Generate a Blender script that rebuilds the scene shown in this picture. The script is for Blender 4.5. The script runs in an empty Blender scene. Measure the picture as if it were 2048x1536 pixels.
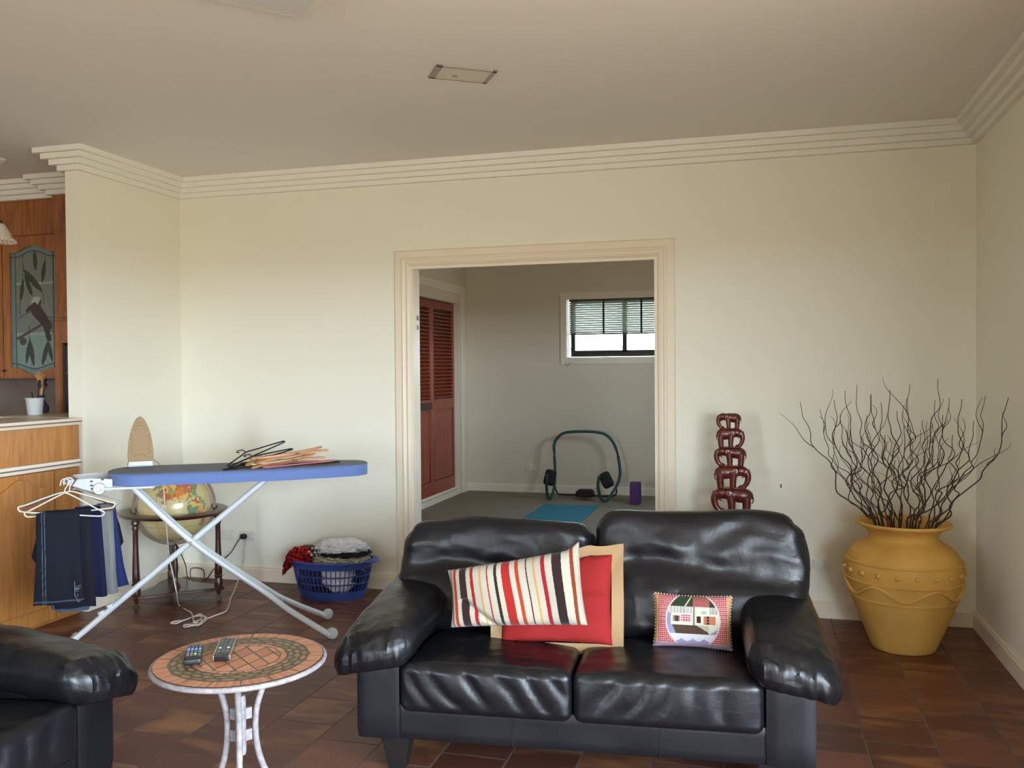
import bpy, bmesh, math, random
from math import sin, cos, pi, radians, sqrt, atan2, exp, floor
from mathutils import Vector, Matrix, noise
random.seed(7)
S = bpy.context.scene
V = Vector
# ------------------------------------------------------------------ camera
cam_d = bpy.data.cameras.new('camera'); cam = bpy.data.objects.new('camera', cam_d)
S.collection.objects.link(cam); S.camera = cam
cam_d.sensor_width = 36; cam_d.lens = 36*1764.4/2048; cam_d.clip_start = .05; cam_d.clip_end = 200
CAM = V((0, -5.2075, 1.4012))
YAW, PIT, ROL = .2748, -.0163, -.0076
fw = V((-sin(YAW)*cos(PIT), cos(YAW)*cos(PIT), sin(PIT)))
rt = V((cos(YAW), sin(YAW), 0)); up = rt.cross(fw)
r2 = rt*cos(ROL)+up*sin(ROL); u2 = -rt*sin(ROL)+up*cos(ROL)
m = Matrix.Identity(4)
for i in range(3):
    m[i][0] = r2[i]; m[i][1] = u2[i]; m[i][2] = -fw[i]; m[i][3] = CAM[i]
cam.matrix_world = m
# ------------------------------------------------------------------ world, exposure
W = bpy.data.worlds.new('world'); S.world = W; W.use_nodes = True
nt = W.node_tree; nt.nodes.clear()
wo = nt.nodes.new('ShaderNodeOutputWorld'); bg = nt.nodes.new('ShaderNodeBackground')
tc = nt.nodes.new('ShaderNodeTexCoord'); sx = nt.nodes.new('ShaderNodeSeparateXYZ'); rp = nt.nodes.new('ShaderNodeValToRGB')
mr = nt.nodes.new('ShaderNodeMapRange'); mr.inputs[1].default_value = -1; mr.inputs[2].default_value = 1
nt.links.new(tc.outputs['Generated'], sx.inputs[0]); nt.links.new(sx.outputs[2], mr.inputs[0])
nt.links.new(mr.outputs[0], rp.inputs[0]); nt.links.new(rp.outputs[0], bg.inputs[0]); nt.links.new(bg.outputs[0], wo.inputs[0])
e = rp.color_ramp.elements
e[0].position = .49; e[0].color = (.375, .347, .283, 1)
e[1].position = .5; e[1].color = (1.50, 1.77, 2.05, 1)
for p_, c_ in ((.60, (1.15, 1.42, 1.72)), (.8, (.66, .92, 1.29))):
    k = rp.color_ramp.elements.new(p_); k.color = c_+(1,)
bg.inputs[1].default_value = 7.5
S.view_settings.view_transform = 'Standard'; S.view_settings.look = 'None'
S.view_settings.gamma = 1; S.view_settings.use_curve_mapping = False
S.view_settings.exposure = 1.42
S.cycles.use_denoising = True
S.cycles.max_bounces = 10; S.cycles.diffuse_bounces = 7; S.cycles.sample_clamp_indirect = 6
S.cycles.caustics_reflective = False; S.cycles.caustics_refractive = False

def daylight(name, loc, rot, sx_, sy_):           # marks a window opening for sky sampling
    l = bpy.data.lights.new(name, 'AREA'); l.shape = 'RECTANGLE'; l.size = sx_; l.size_y = sy_
    l.cycles.is_portal = True
    o = bpy.data.objects.new(name, l); o.location = loc; o.rotation_euler = rot; S.collection.objects.link(o)
daylight('daylight_side', (1.22, -5.4, 1.08), (0, radians(90), 0), 2.12, 4.7)
daylight('daylight_rear', (-2.7, -8.12, 1.15), (radians(90), 0, 0), 1.0, 1.9)
daylight('daylight_far_side', (.62, 1.75, 1.725), (0, radians(90), 0), .72, 1.06)
daylight('daylight_far', (-1.5, 4.63, 1.86), (radians(-90), 0, 0), 1.2, .62)

# ------------------------------------------------------------------ helpers
def lin(h):
    if isinstance(h, str):
        h = h.lstrip('#'); h = [int(h[i:i+2], 16)/255 for i in (0, 2, 4)]
    return tuple((c/12.92 if c <= .04045 else ((c+.055)/1.055)**2.4) for c in h)
class MB:
    def __init__(s): s.v = []; s.f = []; s.m = []; s.M = Matrix.Identity(4); s.mi = 0
    def vert(s, p): s.v.append(tuple(s.M @ V(p))); return len(s.v)-1
    def face(s, ids, mi=None): s.f.append(tuple(ids)); s.m.append(s.mi if mi is None else mi)
    def box(s, a, b):
        x0, y0, z0 = a; x1, y1, z1 = b
        i = [s.vert(p) for p in ((x0,y0,z0),(x1,y0,z0),(x1,y1,z0),(x0,y1,z0),(x0,y0,z1),(x1,y0,z1),(x1,y1,z1),(x0,y1,z1))]
        for q in ((3,2,1,0),(4,5,6,7),(0,1,5,4),(1,2,6,5),(2,3,7,6),(3,0,4,7)): s.face([i[k] for k in q])
        return s
    def grid(s, nu, nv, fn, cu=False, cv=False, flip=False):
        ids = [[s.vert(fn(i/(nu if cu else nu-1), j/(nv if cv else nv-1))) for j in range(nv)] for i in range(nu)]
        for i in range(nu if cu else nu-1):
            for j in range(nv if cv else nv-1):
                a, b, c, d = ids[i][j], ids[(i+1) % nu][j], ids[(i+1) % nu][(j+1) % nv], ids[i][(j+1) % nv]
                s.face((d, c, b, a) if flip else (a, b, c, d))
        return ids
    def tube(s, pts, r, n=10, caps=True, closed=False):
        pts = [V(p) for p in pts]; N = len(pts); R = r if callable(r) else (lambda t: r)
        ref = V((0, 0, 1)); rings = []
        for i, p in enumerate(pts):
            if closed: t = pts[(i+1) % N]-pts[i-1]
            else: t = pts[min(i+1, N-1)]-pts[max(i-1, 0)]
            t.normalize()
            if i == 0:
                a = t.orthogonal().normalized() if abs(t.z) > .95 else t.cross(ref).normalized()
            else:
                a = (a - t*a.dot(t)).normalized()
            b = t.cross(a); rr = R(i/max(1, N-1))
            rings.append([s.vert(p+a*(rr*cos(2*pi*k/n))+b*(rr*sin(2*pi*k/n))) for k in range(n)])
        for i in range(N if closed else N-1):
            A, B = rings[i], rings[(i+1) % N]
            for k in range(n): s.face((A[k], A[(k+1) % n], B[(k+1) % n], B[k]))
        if caps and not closed: s.face(rings[0][::-1]); s.face(rings[-1])
        return s
    def lathe(s, prof, n=32, c=(0, 0)):
        rings = []
        for r, z in prof: rings.append([s.vert((c[0]+max(r, 1e-5)*cos(2*pi*k/n), c[1]+max(r, 1e-5)*sin(2*pi*k/n), z)) for k in range(n)])
        for i in range(len(prof)-1):
            A, B = rings[i], rings[i+1]
            for k in range(n): s.face((A[k], A[(k+1) % n], B[(k+1) % n], B[k]))
        s.face(rings[0][::-1]); s.face(rings[-1]); return s
    def prism(s, poly, h, axis='z', h0=0.):
        def P(a, b, c): return {'z': (a, b, c), 'y': (a, c, b), 'x': (c, a, b)}[axis]
        A = [s.vert(P(a, b, h0)) for a, b in poly]; B = [s.vert(P(a, b, h)) for a, b in poly]; n = len(poly)
        s.face(A[::-1]); s.face(B)
        for k in range(n): s.face((A[k], A[(k+1) % n], B[(k+1) % n], B[k]))
        return s
    def ball(s, c, r, nu=20, nv=12, fn=None):
        r = V(r) if not isinstance(r, (int, float)) else V((r, r, r)); c = V(c)
        top = None
        def f(u, v):
            th = 2*pi*u; ph = pi*(v*.998+.001)
            d = V((cos(th)*sin(ph), sin(th)*sin(ph), cos(ph)))
            p = c+V((d.x*r.x, d.y*r.y, d.z*r.z))
            return fn(p, d) if fn else p
        ids = s.grid(nu, nv, f, cu=True, flip=True)
        s.face([ids[i][0] for i in range(nu)]); s.face([ids[i][-1] for i in range(nu)][::-1])
        return s
    def rbox(s, c, d, r, n=14, fn=None, R=None):
        """rounded box: centre c, half size d, edge radius r, fn(p, q) moves a point (q in -1..1)"""
        c = V(c); d = V(d)
        bm = bmesh.new(); bmesh.ops.create_cube(bm, size=2)
        bmesh.ops.subdivide_edges(bm, edges=bm.edges[:], cuts=n, use_grid_fill=True)
        def remap(t, D):                         # more points near the rounding
            return t
        idx = {}
        for v in bm.verts:
            q = V(v.co); p = V((q.x*d.x, q.y*d.y, q.z*d.z))
            inn = V([max(-(d[k]-r), min(d[k]-r, p[k])) for k in range(3)])
            df = p-inn
            if df.length > 1e-9: p = inn+df.normalized()*r
            if fn: p = fn(p, q)
            if R: p = R @ p
            idx[v.index] = s.vert(c+p)
        for f in bm.faces: s.face([idx[v.index] for v in f.verts])
        bm.free(); return s
    def build(s, name, mats, parent=None, smooth=True, ang=40, bev=0, loc=None, rot=None, col=None):
        me = bpy.data.meshes.new(name); me.from_pydata(s.v, [], s.f); me.validate(); me.update()
        if not isinstance(mats, (list, tuple)): mats = [mats]
        for k in mats: me.materials.append(k)
        if len(mats) > 1 and len(s.m) == len(me.polygons):
            me.polygons.foreach_set('material_index', s.m)
        bm = bmesh.new(); bm.from_mesh(me); bmesh.ops.recalc_face_normals(bm, faces=bm.faces[:]); bm.to_mesh(me); bm.free()
        if smooth:
            me.polygons.foreach_set('use_smooth', [True]*len(me.polygons)); me.set_sharp_from_angle(angle=radians(ang))
        if col:
            at = me.color_attributes.new('col', 'FLOAT_COLOR', 'POINT')
            for i, v in enumerate(me.vertices):
                c_ = col(v.co); at.data[i].color = (c_[0], c_[1], c_[2], 1)
        o = bpy.data.objects.new(name, me); S.collection.objects.link(o)
        if parent is not None: o.parent = parent
        if loc is not None: o.location = loc
        if rot is not None: o.rotation_euler = rot
        if bev:
            b = o.modifiers.new('bevel', 'BEVEL'); b.width = bev; b.segments = 2; b.limit_method = 'ANGLE'; b.angle_limit = radians(40)
        return o
def thing(name, label, cat, loc=(0, 0, 0), rz=0, group=None, rot=None):
    o = bpy.data.objects.new(name, None); S.collection.objects.link(o); o.empty_display_size = .1
    o.location = loc; o.rotation_euler = rot or (0, 0, rz); return tag(o, label, cat, group)
def tag(o, label, cat, group=None):
    o['label'] = label; o['category'] = cat
    if group: o['group'] = group
    return o
def struct(o): o['kind'] = 'structure'; return o
def spline(pts, n=8, closed=False):
    pts = [V(p) for p in pts]; out = []; N = len(pts)
    rng = N if closed else N-1
    for i in range(rng):
        if closed: a, b, c, d = pts[i-1], pts[i], pts[(i+1) % N], pts[(i+2) % N]
        else: a, b, c, d = pts[max(i-1, 0)], pts[i], pts[i+1], pts[min(i+2, N-1)]
        for k in range(n):
            t = k/n
            out.append(.5*((2*b)+(c-a)*t+(2*a-5*b+4*c-d)*t*t+(-a+3*b-3*c+d)*t**3))
    if not closed: out.append(pts[-1])
    return out
def arc(c, r, a0, a1, n, plane='xz'):
    o = []
    for i in range(n+1):
        t = radians(a0+(a1-a0)*i/n); x, y = r*cos(t), r*sin(t)
        o.append(V(c)+(V((x, 0, y)) if plane == 'xz' else V((x, y, 0)) if plane == 'xy' else V((0, x, y))))
    return o
def sweep(mb, path, prof, N):
    path = [V(p) for p in path]; N = V(N); rings = []
    for i, p in enumerate(path):
        n1 = N.cross((path[i]-path[i-1]).normalized()) if i else None
        n2 = N.cross((path[i+1]-path[i]).normalized()) if i < len(path)-1 else None
        if n1 is None: mm = n2
        elif n2 is None: mm = n1
        else: mm = (n1+n2)/(1+n1.dot(n2))
        rings.append([mb.vert(p+mm*a+N*b) for a, b in prof])
    k = len(prof)
    for i in range(len(path)-1):
        for j in range(k):
            mb.face((rings[i][j], rings[i][(j+1) % k], rings[i+1][(j+1) % k], rings[i+1][j]))
    mb.face(rings[0][::-1]); mb.face(rings[-1]); return mb
def fbm(p, o=4):
    return noise.fractal(V(p), 1.0, 2.0, o)
# ------------------------------------------------------------------ materials
MATS = {}
def mat(name, color, rough=.6, metal=0, bump=None, var=None, attr=None, spec=.5, trans=0, sheen=0, coat=0, stretch=None):
    """bump=(scale, distance), var=(scale, amount), attr -> read the 'col' attribute"""
    if name in MATS: return MATS[name]
    M = bpy.data.materials.new(name); M.use_nodes = True; t = M.node_tree; b = t.nodes['Principled BSDF']
    c = lin(color) if color is not None else (1, 1, 1)
    b.inputs['Base Color'].default_value = c+(1,); b.inputs['Roughness'].default_value = rough
    b.inputs['Metallic'].default_value = metal; b.inputs['Specular IOR Level'].default_value = spec
    b.inputs['Transmission Weight'].default_value = trans; b.inputs['Sheen Weight'].default_value = sheen
    b.inputs['Coat Weight'].default_value = coat
    co = t.nodes.new('ShaderNodeTexCoord').outputs['Object']
    if stretch:
        mp = t.nodes.new('ShaderNodeMapping'); mp.inputs['Scale'].default_value = stretch; t.links.new(co, mp.inputs[0]); co = mp.outputs[0]
    src = None
    if attr:
        a = t.nodes.new('ShaderNodeAttribute'); a.attribute_name = 'col'; src = a.outputs['Color']
        t.links.new(src, b.inputs['Base Color'])
    if var:
        n = t.nodes.new('ShaderNodeTexNoise'); n.inputs['Scale'].default_value = var[0]; n.inputs['Detail'].default_value = 4
        t.links.new(co, n.inputs['Vector'])
        r = t.nodes.new('ShaderNodeMapRange'); r.inputs[1].default_value = .3; r.inputs[2].default_value = .7
        r.inputs[3].default_value = 1-var[1]; r.inputs[4].default_value = 1+var[1]; t.links.new(n.outputs['Fac'], r.inputs[0])
        x = t.nodes.new('ShaderNodeMix'); x.data_type = 'RGBA'; x.blend_type = 'MULTIPLY'; x.inputs[0].default_value = 1
        if src: t.links.new(src, x.inputs[6])
        else: x.inputs[6].default_value = c+(1,)
        t.links.new(r.outputs[0], x.inputs[7]); t.links.new(x.outputs[2], b.inputs['Base Color'])
    if bump:
        n = t.nodes.new('ShaderNodeTexNoise'); n.inputs['Scale'].default_value = bump[0]; n.inputs['Detail'].default_value = 5
        t.links.new(co, n.inputs['Vector'])
        u = t.nodes.new('ShaderNodeBump'); u.inputs['Distance'].default_value = bump[1]; u.inputs['Strength'].default_value = 1
        t.links.new(n.outputs['Fac'], u.inputs['Height']); t.links.new(u.outputs[0], b.inputs['Normal'])
    MATS[name] = M; return M
M_wall = mat('wall_paint', (.905, .893, .830), .75, bump=(90, .0006), spec=.3)
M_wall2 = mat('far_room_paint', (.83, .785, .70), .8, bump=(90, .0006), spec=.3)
M_ceil = mat('ceiling_paint', (.90, .885, .855), .85, bump=(60, .0006), spec=.2)
M_crown = mat('cornice_paint', (.91, .90, .86), .6, spec=.3)
M_trim = mat('cream_gloss_paint', (.89, .845, .76), .4, spec=.4)
M_carpet = mat('carpet', (.58, .55, .47), .95, bump=(400, .004), var=(30, .06), spec=.1)
M_white = mat('white_plastic', (.78, .78, .77), .4)
M_whitemetal = mat('white_enamel', (.76, .78, .79), .28)
M_black = mat('black_plastic', (.07, .07, .07), .4)
M_dark = mat('dark_grey', (.16, .16, .16), .5)
M_metal = mat('bare_metal', (.75, .75, .74), .25, metal=1)

def leather_mat(nm='black_leather', k_=1.0):
    M = bpy.data.materials.new(nm); M.use_nodes = True; t = M.node_tree; b = t.nodes['Principled BSDF']
    b.inputs['Base Color'].default_value = (.0060, .0062, .0078, 1); b.inputs['Roughness'].default_value = .36
    b.inputs['Specular IOR Level'].default_value = .4
    co = t.nodes.new('ShaderNodeTexCoord').outputs['Object']
    h = None
    def nz(scale, dist, kind='fbm', stretch=None):
        nonlocal h
        n = t.nodes.new('ShaderNodeTexNoise'); n.inputs['Scale'].default_value = scale; n.inputs['Detail'].default_value = 3
        n.inputs['Distortion'].default_value = .6
        if stretch:
            mp = t.nodes.new('ShaderNodeMapping'); mp.inputs['Scale'].default_value = stretch; t.links.new(co, mp.inputs[0]); t.links.new(mp.outputs[0], n.inputs[0])
        else: t.links.new(co, n.inputs[0])
        src = n.outputs['Fac']
        if kind == 'ridge':
            a = t.nodes.new('ShaderNodeMath'); a.operation = 'SUBTRACT'; a.inputs[1].default_value = .5; t.links.new(src, a.inputs[0])
            c = t.nodes.new('ShaderNodeMath'); c.operation = 'ABSOLUTE'; t.links.new(a.outputs[0], c.inputs[0])
            d = t.nodes.new('ShaderNodeMath'); d.operation = 'POWER'; d.inputs[1].default_value = .6; t.links.new(c.outputs[0], d.inputs[0]); src = d.outputs[0]
        u = t.nodes.new('ShaderNodeBump'); u.inputs['Distance'].default_value = dist
        t.links.new(src, u.inputs['Height'])
        if h: t.links.new(h, u.inputs['Normal'])
        h = u.outputs[0]
    nz(6, .0035*k_, 'fbm'); nz(15, .0008*k_, 'ridge'); nz(500, .0003)
    t.links.new(h, b.inputs['Normal'])
    # patches of wear change the gloss
    n = t.nodes.new('ShaderNodeTexNoise'); n.inputs['Scale'].default_value = 4; t.links.new(co, n.inputs[0])
    r = t.nodes.new('ShaderNodeMapRange'); r.inputs[1].default_value = .35; r.inputs[2].default_value = .65; r.inputs[3].default_value = .25; r.inputs[4].default_value = .37
    t.links.new(n.outputs['Fac'], r.inputs[0]); t.links.new(r.outputs[0], b.inputs['Roughness'])
    return M
M_leather = leather_mat(); M_leatherflat = leather_mat('black_leather_taut', .12)

def tile_mat():
    M = bpy.data.materials.new('terracotta_tiles'); M.use_nodes = True; t = M.node_tree; b = t.nodes['Principled BSDF']; L = t.links
    co = t.nodes.new('ShaderNodeTexCoord').outputs['Object']
    sp = t.nodes.new('ShaderNodeSeparateXYZ'); L.new(co, sp.inputs[0])
    cb = t.nodes.new('ShaderNodeCombineXYZ')
    a1 = t.nodes.new('ShaderNodeMath'); a1.inputs[1].default_value = 20+.19-.125+.25; L.new(sp.outputs[1], a1.inputs[0])
    a2 = t.nodes.new('ShaderNodeMath'); a2.inputs[1].default_value = 20-.122-.25; L.new(sp.outputs[0], a2.inputs[0])
    L.new(a1.outputs[0], cb.inputs[0]); L.new(a2.outputs[0], cb.inputs[1])
    br = t.nodes.new('ShaderNodeTexBrick'); br.offset = .5; br.offset_frequency = 2; br.squash = 1
    for k, v in (('Scale', 1), ('Mortar Size', .0045), ('Mortar Smooth', .15), ('Bias', 0), ('Brick Width', .25), ('Row Height', .25)): br.inputs[k].default_value = v
    br.inputs['Color1'].default_value = (0, 0, 0, 1); br.inputs['Color2'].default_value = (1, 1, 1, 1); br.inputs['Mortar'].default_value = (.5, .5, .5, 1)
    L.new(cb.outputs[0], br.inputs['Vector'])
    rmp = t.nodes.new('ShaderNodeValToRGB'); L.new(br.outputs['Color'], rmp.inputs[0])
    e = rmp.color_ramp.elements; e[0].color = (.100, .033, .021, 1); e[1].color = (.200, .070, .038, 1)
    k = e.new(.5); k.color = (.145, .048, .028, 1)
    # flashed fire marks: broad bands across the tile, shifted per tile
    n = t.nodes.new('ShaderNodeTexNoise'); n.inputs['Scale'].default_value = 4.5; n.inputs['Detail'].default_value = 2
    mp = t.nodes.new('ShaderNodeMapping'); mp.inputs['Scale'].default_value = (.55, 1.7, 1)
    ad = t.nodes.new('ShaderNodeVectorMath'); ad.operation = 'ADD'; sc = t.nodes.new('ShaderNodeVectorMath'); sc.operation = 'SCALE'; sc.inputs[3].default_value = 5
    L.new(br.outputs['Color'], sc.inputs[0]); L.new(co, ad.inputs[0]); L.new(sc.outputs[0], ad.inputs[1]); L.new(ad.outputs[0], mp.inputs[0]); L.new(mp.outputs[0], n.inputs[0])
    fr = t.nodes.new('ShaderNodeMapRange'); fr.inputs[1].default_value = .52; fr.inputs[2].default_value = .72; L.new(n.outputs['Fac'], fr.inputs[0])
    mx = t.nodes.new('ShaderNodeMix'); mx.data_type = 'RGBA'; L.new(fr.outputs[0], mx.inputs[0]); L.new(rmp.outputs[0], mx.inputs[6]); mx.inputs[7].default_value = (.32, .14, .055, 1)
    n2 = t.nodes.new('ShaderNodeTexNoise'); n2.inputs['Scale'].default_value = 60; L.new(co, n2.inputs[0])
    m3 = t.nodes.new('ShaderNodeMix'); m3.data_type = 'RGBA'; m3.blend_type = 'MULTIPLY'; m3.inputs[0].default_value = .35; L.new(mx.outputs[2], m3.inputs[6]); L.new(n2.outputs['Fac'], m3.inputs[7])
    gm = t.nodes.new('ShaderNodeMix'); gm.data_type = 'RGBA'; L.new(br.outputs['Fac'], gm.inputs[0]); L.new(m3.outputs[2], gm.inputs[6]); gm.inputs[7].default_value = (.125, .080, .062, 1)
    L.new(gm.outputs[2], b.inputs['Base Color'])
    rr = t.nodes.new('ShaderNodeMapRange'); rr.inputs[3].default_value = .40; b.inputs['Specular IOR Level'].default_value = .36; rr.inputs[4].default_value = .8; L.new(br.outputs['Fac'], rr.inputs[0]); L.new(rr.outputs[0], b.inputs['Roughness'])
    bu = t.nodes.new('ShaderNodeBump'); bu.invert = True; bu.inputs['Distance'].default_value = .002; L.new(br.outputs['Fac'], bu.inputs['Height'])
    b2 = t.nodes.new('ShaderNodeBump'); b2.inputs['Distance'].default_value = .0015; n3 = t.nodes.new('ShaderNodeTexNoise'); n3.inputs['Scale'].default_value = 9; L.new(co, n3.inputs[0])
    L.new(n3.outputs['Fac'], b2.inputs['Height']); L.new(bu.outputs[0], b2.inputs['Normal']); L.new(b2.outputs[0], b.inputs['Normal'])
    return M
M_tile = tile_mat()

def wood_mat(name, c1, c2, rough=.35, scale=(14, 14, 1.2), coat=.2):
    M = bpy.data.materials.new(name); M.use_nodes = True; t = M.node_tree; b = t.nodes['Principled BSDF']; L = t.links
    co = t.nodes.new('ShaderNodeTexCoord').outputs['Object']; mp = t.nodes.new('ShaderNodeMapping'); mp.inputs['Scale'].default_value = scale
    L.new(co, mp.inputs[0]); n = t.nodes.new('ShaderNodeTexNoise'); n.inputs['Scale'].default_value = 2.2; n.inputs['Detail'].default_value = 7; n.inputs['Distortion'].default_value = 1.2
    L.new(mp.outputs[0], n.inputs[0]); r = t.nodes.new('ShaderNodeValToRGB'); L.new(n.outputs['Fac'], r.inputs[0])
    r.color_ramp.elements[0].position = .3; r.color_ramp.elements[1].position = .7
    r.color_ramp.elements[0].color = lin(c1)+(1,); r.color_ramp.elements[1].color = lin(c2)+(1,)
    L.new(r.outputs[0], b.inputs['Base Color']); b.inputs['Roughness'].default_value = rough; b.inputs['Coat Weight'].default_value = coat
    b.inputs['Coat Roughness'].default_value = .25
    return M
M_pine = wood_mat('honey_timber', (.60, .38, .16), (.72, .49, .24))
M_cedar = wood_mat('red_cedar', (.44, .15, .08), (.62, .25, .13))
M_walnut = wood_mat('walnut', (.16, .08, .05), (.30, .16, .10), .3, (20, 20, 2))
M_rose = wood_mat('carved_hardwood', (.24, .075, .05), (.40, .14, .085), .3, (12, 12, 12), .35)
M_palewood = wood_mat('pale_wood', (.66, .46, .26), (.80, .60, .38), .4, (30, 8, 30))

# ------------------------------------------------------------------ room shell
H = 2.7; XL, XR, YS, TH = -3.82, 1.108, -.924, .098
def slab(name, a, b, m_, bev=0): return struct(MB().box(a, b).build(name, m_, smooth=False, bev=bev))
slab('floor', (-7, -8.2, -.12), (1.3, .09, 0), M_tile)
slab('floor', (-4.2, .09, -.12), (.6, 4.7, 0), M_carpet)
slab('ceiling', (-7, -8.2, H), (1.3, .1, H+.1), M_ceil)
slab('ceiling', (-4.2, .1, H), (.6, 4.7, H+.1), M_ceil)
DL, DR, DT = -2.112, -.585, 2.05
w = MB(); w.box((-7, 0, 0), (DL-.018, .1, H)); w.box((DR+.018, 0, 0), (1.3, .1, H)); w.box((DL-.018, 0, DT+.018), (DR+.018, .1, H))
struct(w.build('wall_back', M_wall, smooth=False))
slab('wall_left', (XL-TH, YS, 0), (XL, 0, H), M_wall)
w = MB()      # right wall with a wide glazed opening behind the camera's right shoulder
w.box((XR, -3.05, 0), (XR+.15, 0, H)); w.box((XR, -7.75, 2.14), (XR+.15, -3.05, H)); w.box((XR, -8.2, 0), (XR+.15, -7.75, H))
struct(w.build('wall_right', M_wall, smooth=False))
w = MB()
w.box((-7, -8.2, 0), (-3.2, -8.05, H)); w.box((-2.2, -8.2, 0), (XR, -8.05, H)); w.box((-3.2, -8.2, 2.1), (-2.2, -8.05, H)); w.box((-3.2, -8.2, 0), (-2.2, -8.05, .2))
struct(w.build('wall_rear', M_wall, smooth=False))
slab('wall_kitchen', (-7.1, -8.2, 0), (-7, 0, H), M_wall)
def wframe(name, x0, x1, z0, z1, y, mull, axis, m_, t=.05, d=.06):
    w = MB()
    def bx(a0, a1, b0, b1):
        w.box((a0, y, b0), (a1, y+d, b1)) if axis == 'y' else w.box((y, a0, b0), (y+d, a1, b1))
    bx(x0, x1, z0, z0+t); bx(x0, x1, z1-t, z1); bx(x0, x0+t, z0+t, z1-t); bx(x1-t, x1, z0+t, z1-t)
    for q in mull: bx(q-t/2, q+t/2, z0+t, z1-t)
    return w
M_bronze = mat('bronze_aluminium', (.15, .115, .085), .5)
struct(wframe('x', -7.75, -3.05, 0, 2.14, XR+.06, (-6.18, -4.62), 'x', M_bronze).build('window_2', M_bronze, smooth=False))
struct(wframe('x', -3.2, -2.2, .2, 2.1, -8.15, (), 'y', M_bronze).build('window_3', M_bronze, smooth=False))
# verandah roof outside keeps the high sky off the rooms
slab('trim_9', (XR+.15, -9.5, 2.25), (2.7, -2.0, 2.35), M_ceil)
slab('trim_8', (-7, -10.6, 2.25), (XR+.15, -8.2, 2.35), M_ceil)
M_ground = mat('paving', (.70, .66, .56), .9)
slab('floor', (-14, 4.72, -.4), (14, 26, -.13), M_ground)

# cornice: four fascia steps
CP = [(0, 0), (.03, 0), (.03, .03), (.06, .03), (.06, .06), (.09, .06), (.09, .09), (.12, .09), (.12, .12), (0, .12)]
CP = [(a, b+2.58) for a, b in CP]
mb = MB()
CPz = [(a, b) for a, b in CP]
path = [(XR, -8.05, 0), (XR, 0, 0), (XL, 0, 0), (XL, YS, 0), (XL-TH, YS, 0), (XL-TH, -.38, 0), (-4.52, -.38, 0), (-4.52, -.30, 0), (-7, -.30, 0)]
sweep(mb, path, CPz, (0, 0, 1)); struct(mb.build('trim_1', M_crown, smooth=False))
# skirting boards
SP = [(0, 0), (.018, 0), (.018, .078), (.012, .084), (.012, .09), (0, .092)]
mb = MB(); sweep(mb, [(XR, -3.04, 0), (XR, 0, 0), (DR+.11, 0, 0)], SP, (0, 0, 1)); struct(mb.build('baseboard_right', M_trim, smooth=False))
mb = MB(); sweep(mb, [(DL-.13, 0, 0), (XL, 0, 0), (XL, YS+.002, 0)], SP, (0, 0, 1)); struct(mb.build('baseboard_left', M_trim, smooth=False))
# doorway casing, sweeps around the opening
DP = [(0, 0), (0, .012), (.006, .018), (.045, .018), (.05, .024), (.058, .027), (.066, .024), (.072, .018), (.078, .018), (.083, .024), (.09, .027), (.097, .022), (.104, .016), (.12, .014), (.12, 0)]
DPo = [(a, b) for a, b in DP]
mb = MB(); sweep(mb, [(DR+.108, 0, 0), (DR+.108, 0, DT+.108), (DL-.122, 0, DT+.108), (DL-.122, 0, 0)], DPo, (0, -1, 0)); struct(mb.build('trim_2', M_trim, ang=25))
mb = MB(); mb.box((DL-.018, .002, 0), (DL, .105, DT+.018)); mb.box((DR, .002, 0), (DR+.018, .105, DT+.018)); mb.box((DL, .002, DT), (DR, .105, DT+.018))
struct(mb.build('trim_3', M_trim, smooth=False, bev=.002))
mb = MB()      # hinge knuckle and strike marks on the left jamb
for z in (1.72, 1.66): mb.box((DL, .05, z), (DL+.003, .08, z+.03))
struct(mb.build('trim_4', M_metal, smooth=False))

# ------------------------------------------------------------------ far room
FX, FY = -3.29, 4.53
CL0, CL1, CT = 1.3, 4.26, 2.15
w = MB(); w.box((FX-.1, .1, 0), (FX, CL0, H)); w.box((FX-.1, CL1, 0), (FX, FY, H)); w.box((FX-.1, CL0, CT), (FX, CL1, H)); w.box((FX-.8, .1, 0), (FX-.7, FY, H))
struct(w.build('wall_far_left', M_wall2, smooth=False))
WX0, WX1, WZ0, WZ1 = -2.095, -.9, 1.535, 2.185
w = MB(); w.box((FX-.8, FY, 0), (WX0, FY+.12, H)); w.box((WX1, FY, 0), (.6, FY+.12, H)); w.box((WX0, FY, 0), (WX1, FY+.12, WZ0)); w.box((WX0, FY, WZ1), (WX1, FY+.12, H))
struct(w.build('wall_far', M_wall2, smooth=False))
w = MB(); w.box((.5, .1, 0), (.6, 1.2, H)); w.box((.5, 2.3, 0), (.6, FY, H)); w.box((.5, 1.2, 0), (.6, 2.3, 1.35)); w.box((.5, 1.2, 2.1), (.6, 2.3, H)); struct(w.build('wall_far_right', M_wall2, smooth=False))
struct(wframe('x', 1.2, 2.3, 1.35, 2.1, .53, (), 'x', M_bronze).build('window_4', M_bronze, smooth=False))
mb = MB(); sweep(mb, [(.5, FY, 0), (FX, FY, 0), (FX, CL1+.07, 0)], SP, (0, 0, 1)); struct(mb.build('baseboard_far', M_trim, smooth=False))
AP = [(0, 0), (0, .014), (.06, .016), (.075, .01), (.075, 0)]
mb = MB(); w0 = .075
sweep(mb, [(WX1+w0, FY, WZ0-w0), (WX1+w0, FY, WZ1+w0), (WX0-w0, FY, WZ1+w0), (WX0-w0, FY, WZ0-w0), (WX1+w0, FY, WZ0-w0)], AP, (0, -1, 0)); struct(mb.build('trim_5', M_trim, smooth=False))
mb = MB()      # closet architrave and sill track
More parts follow.
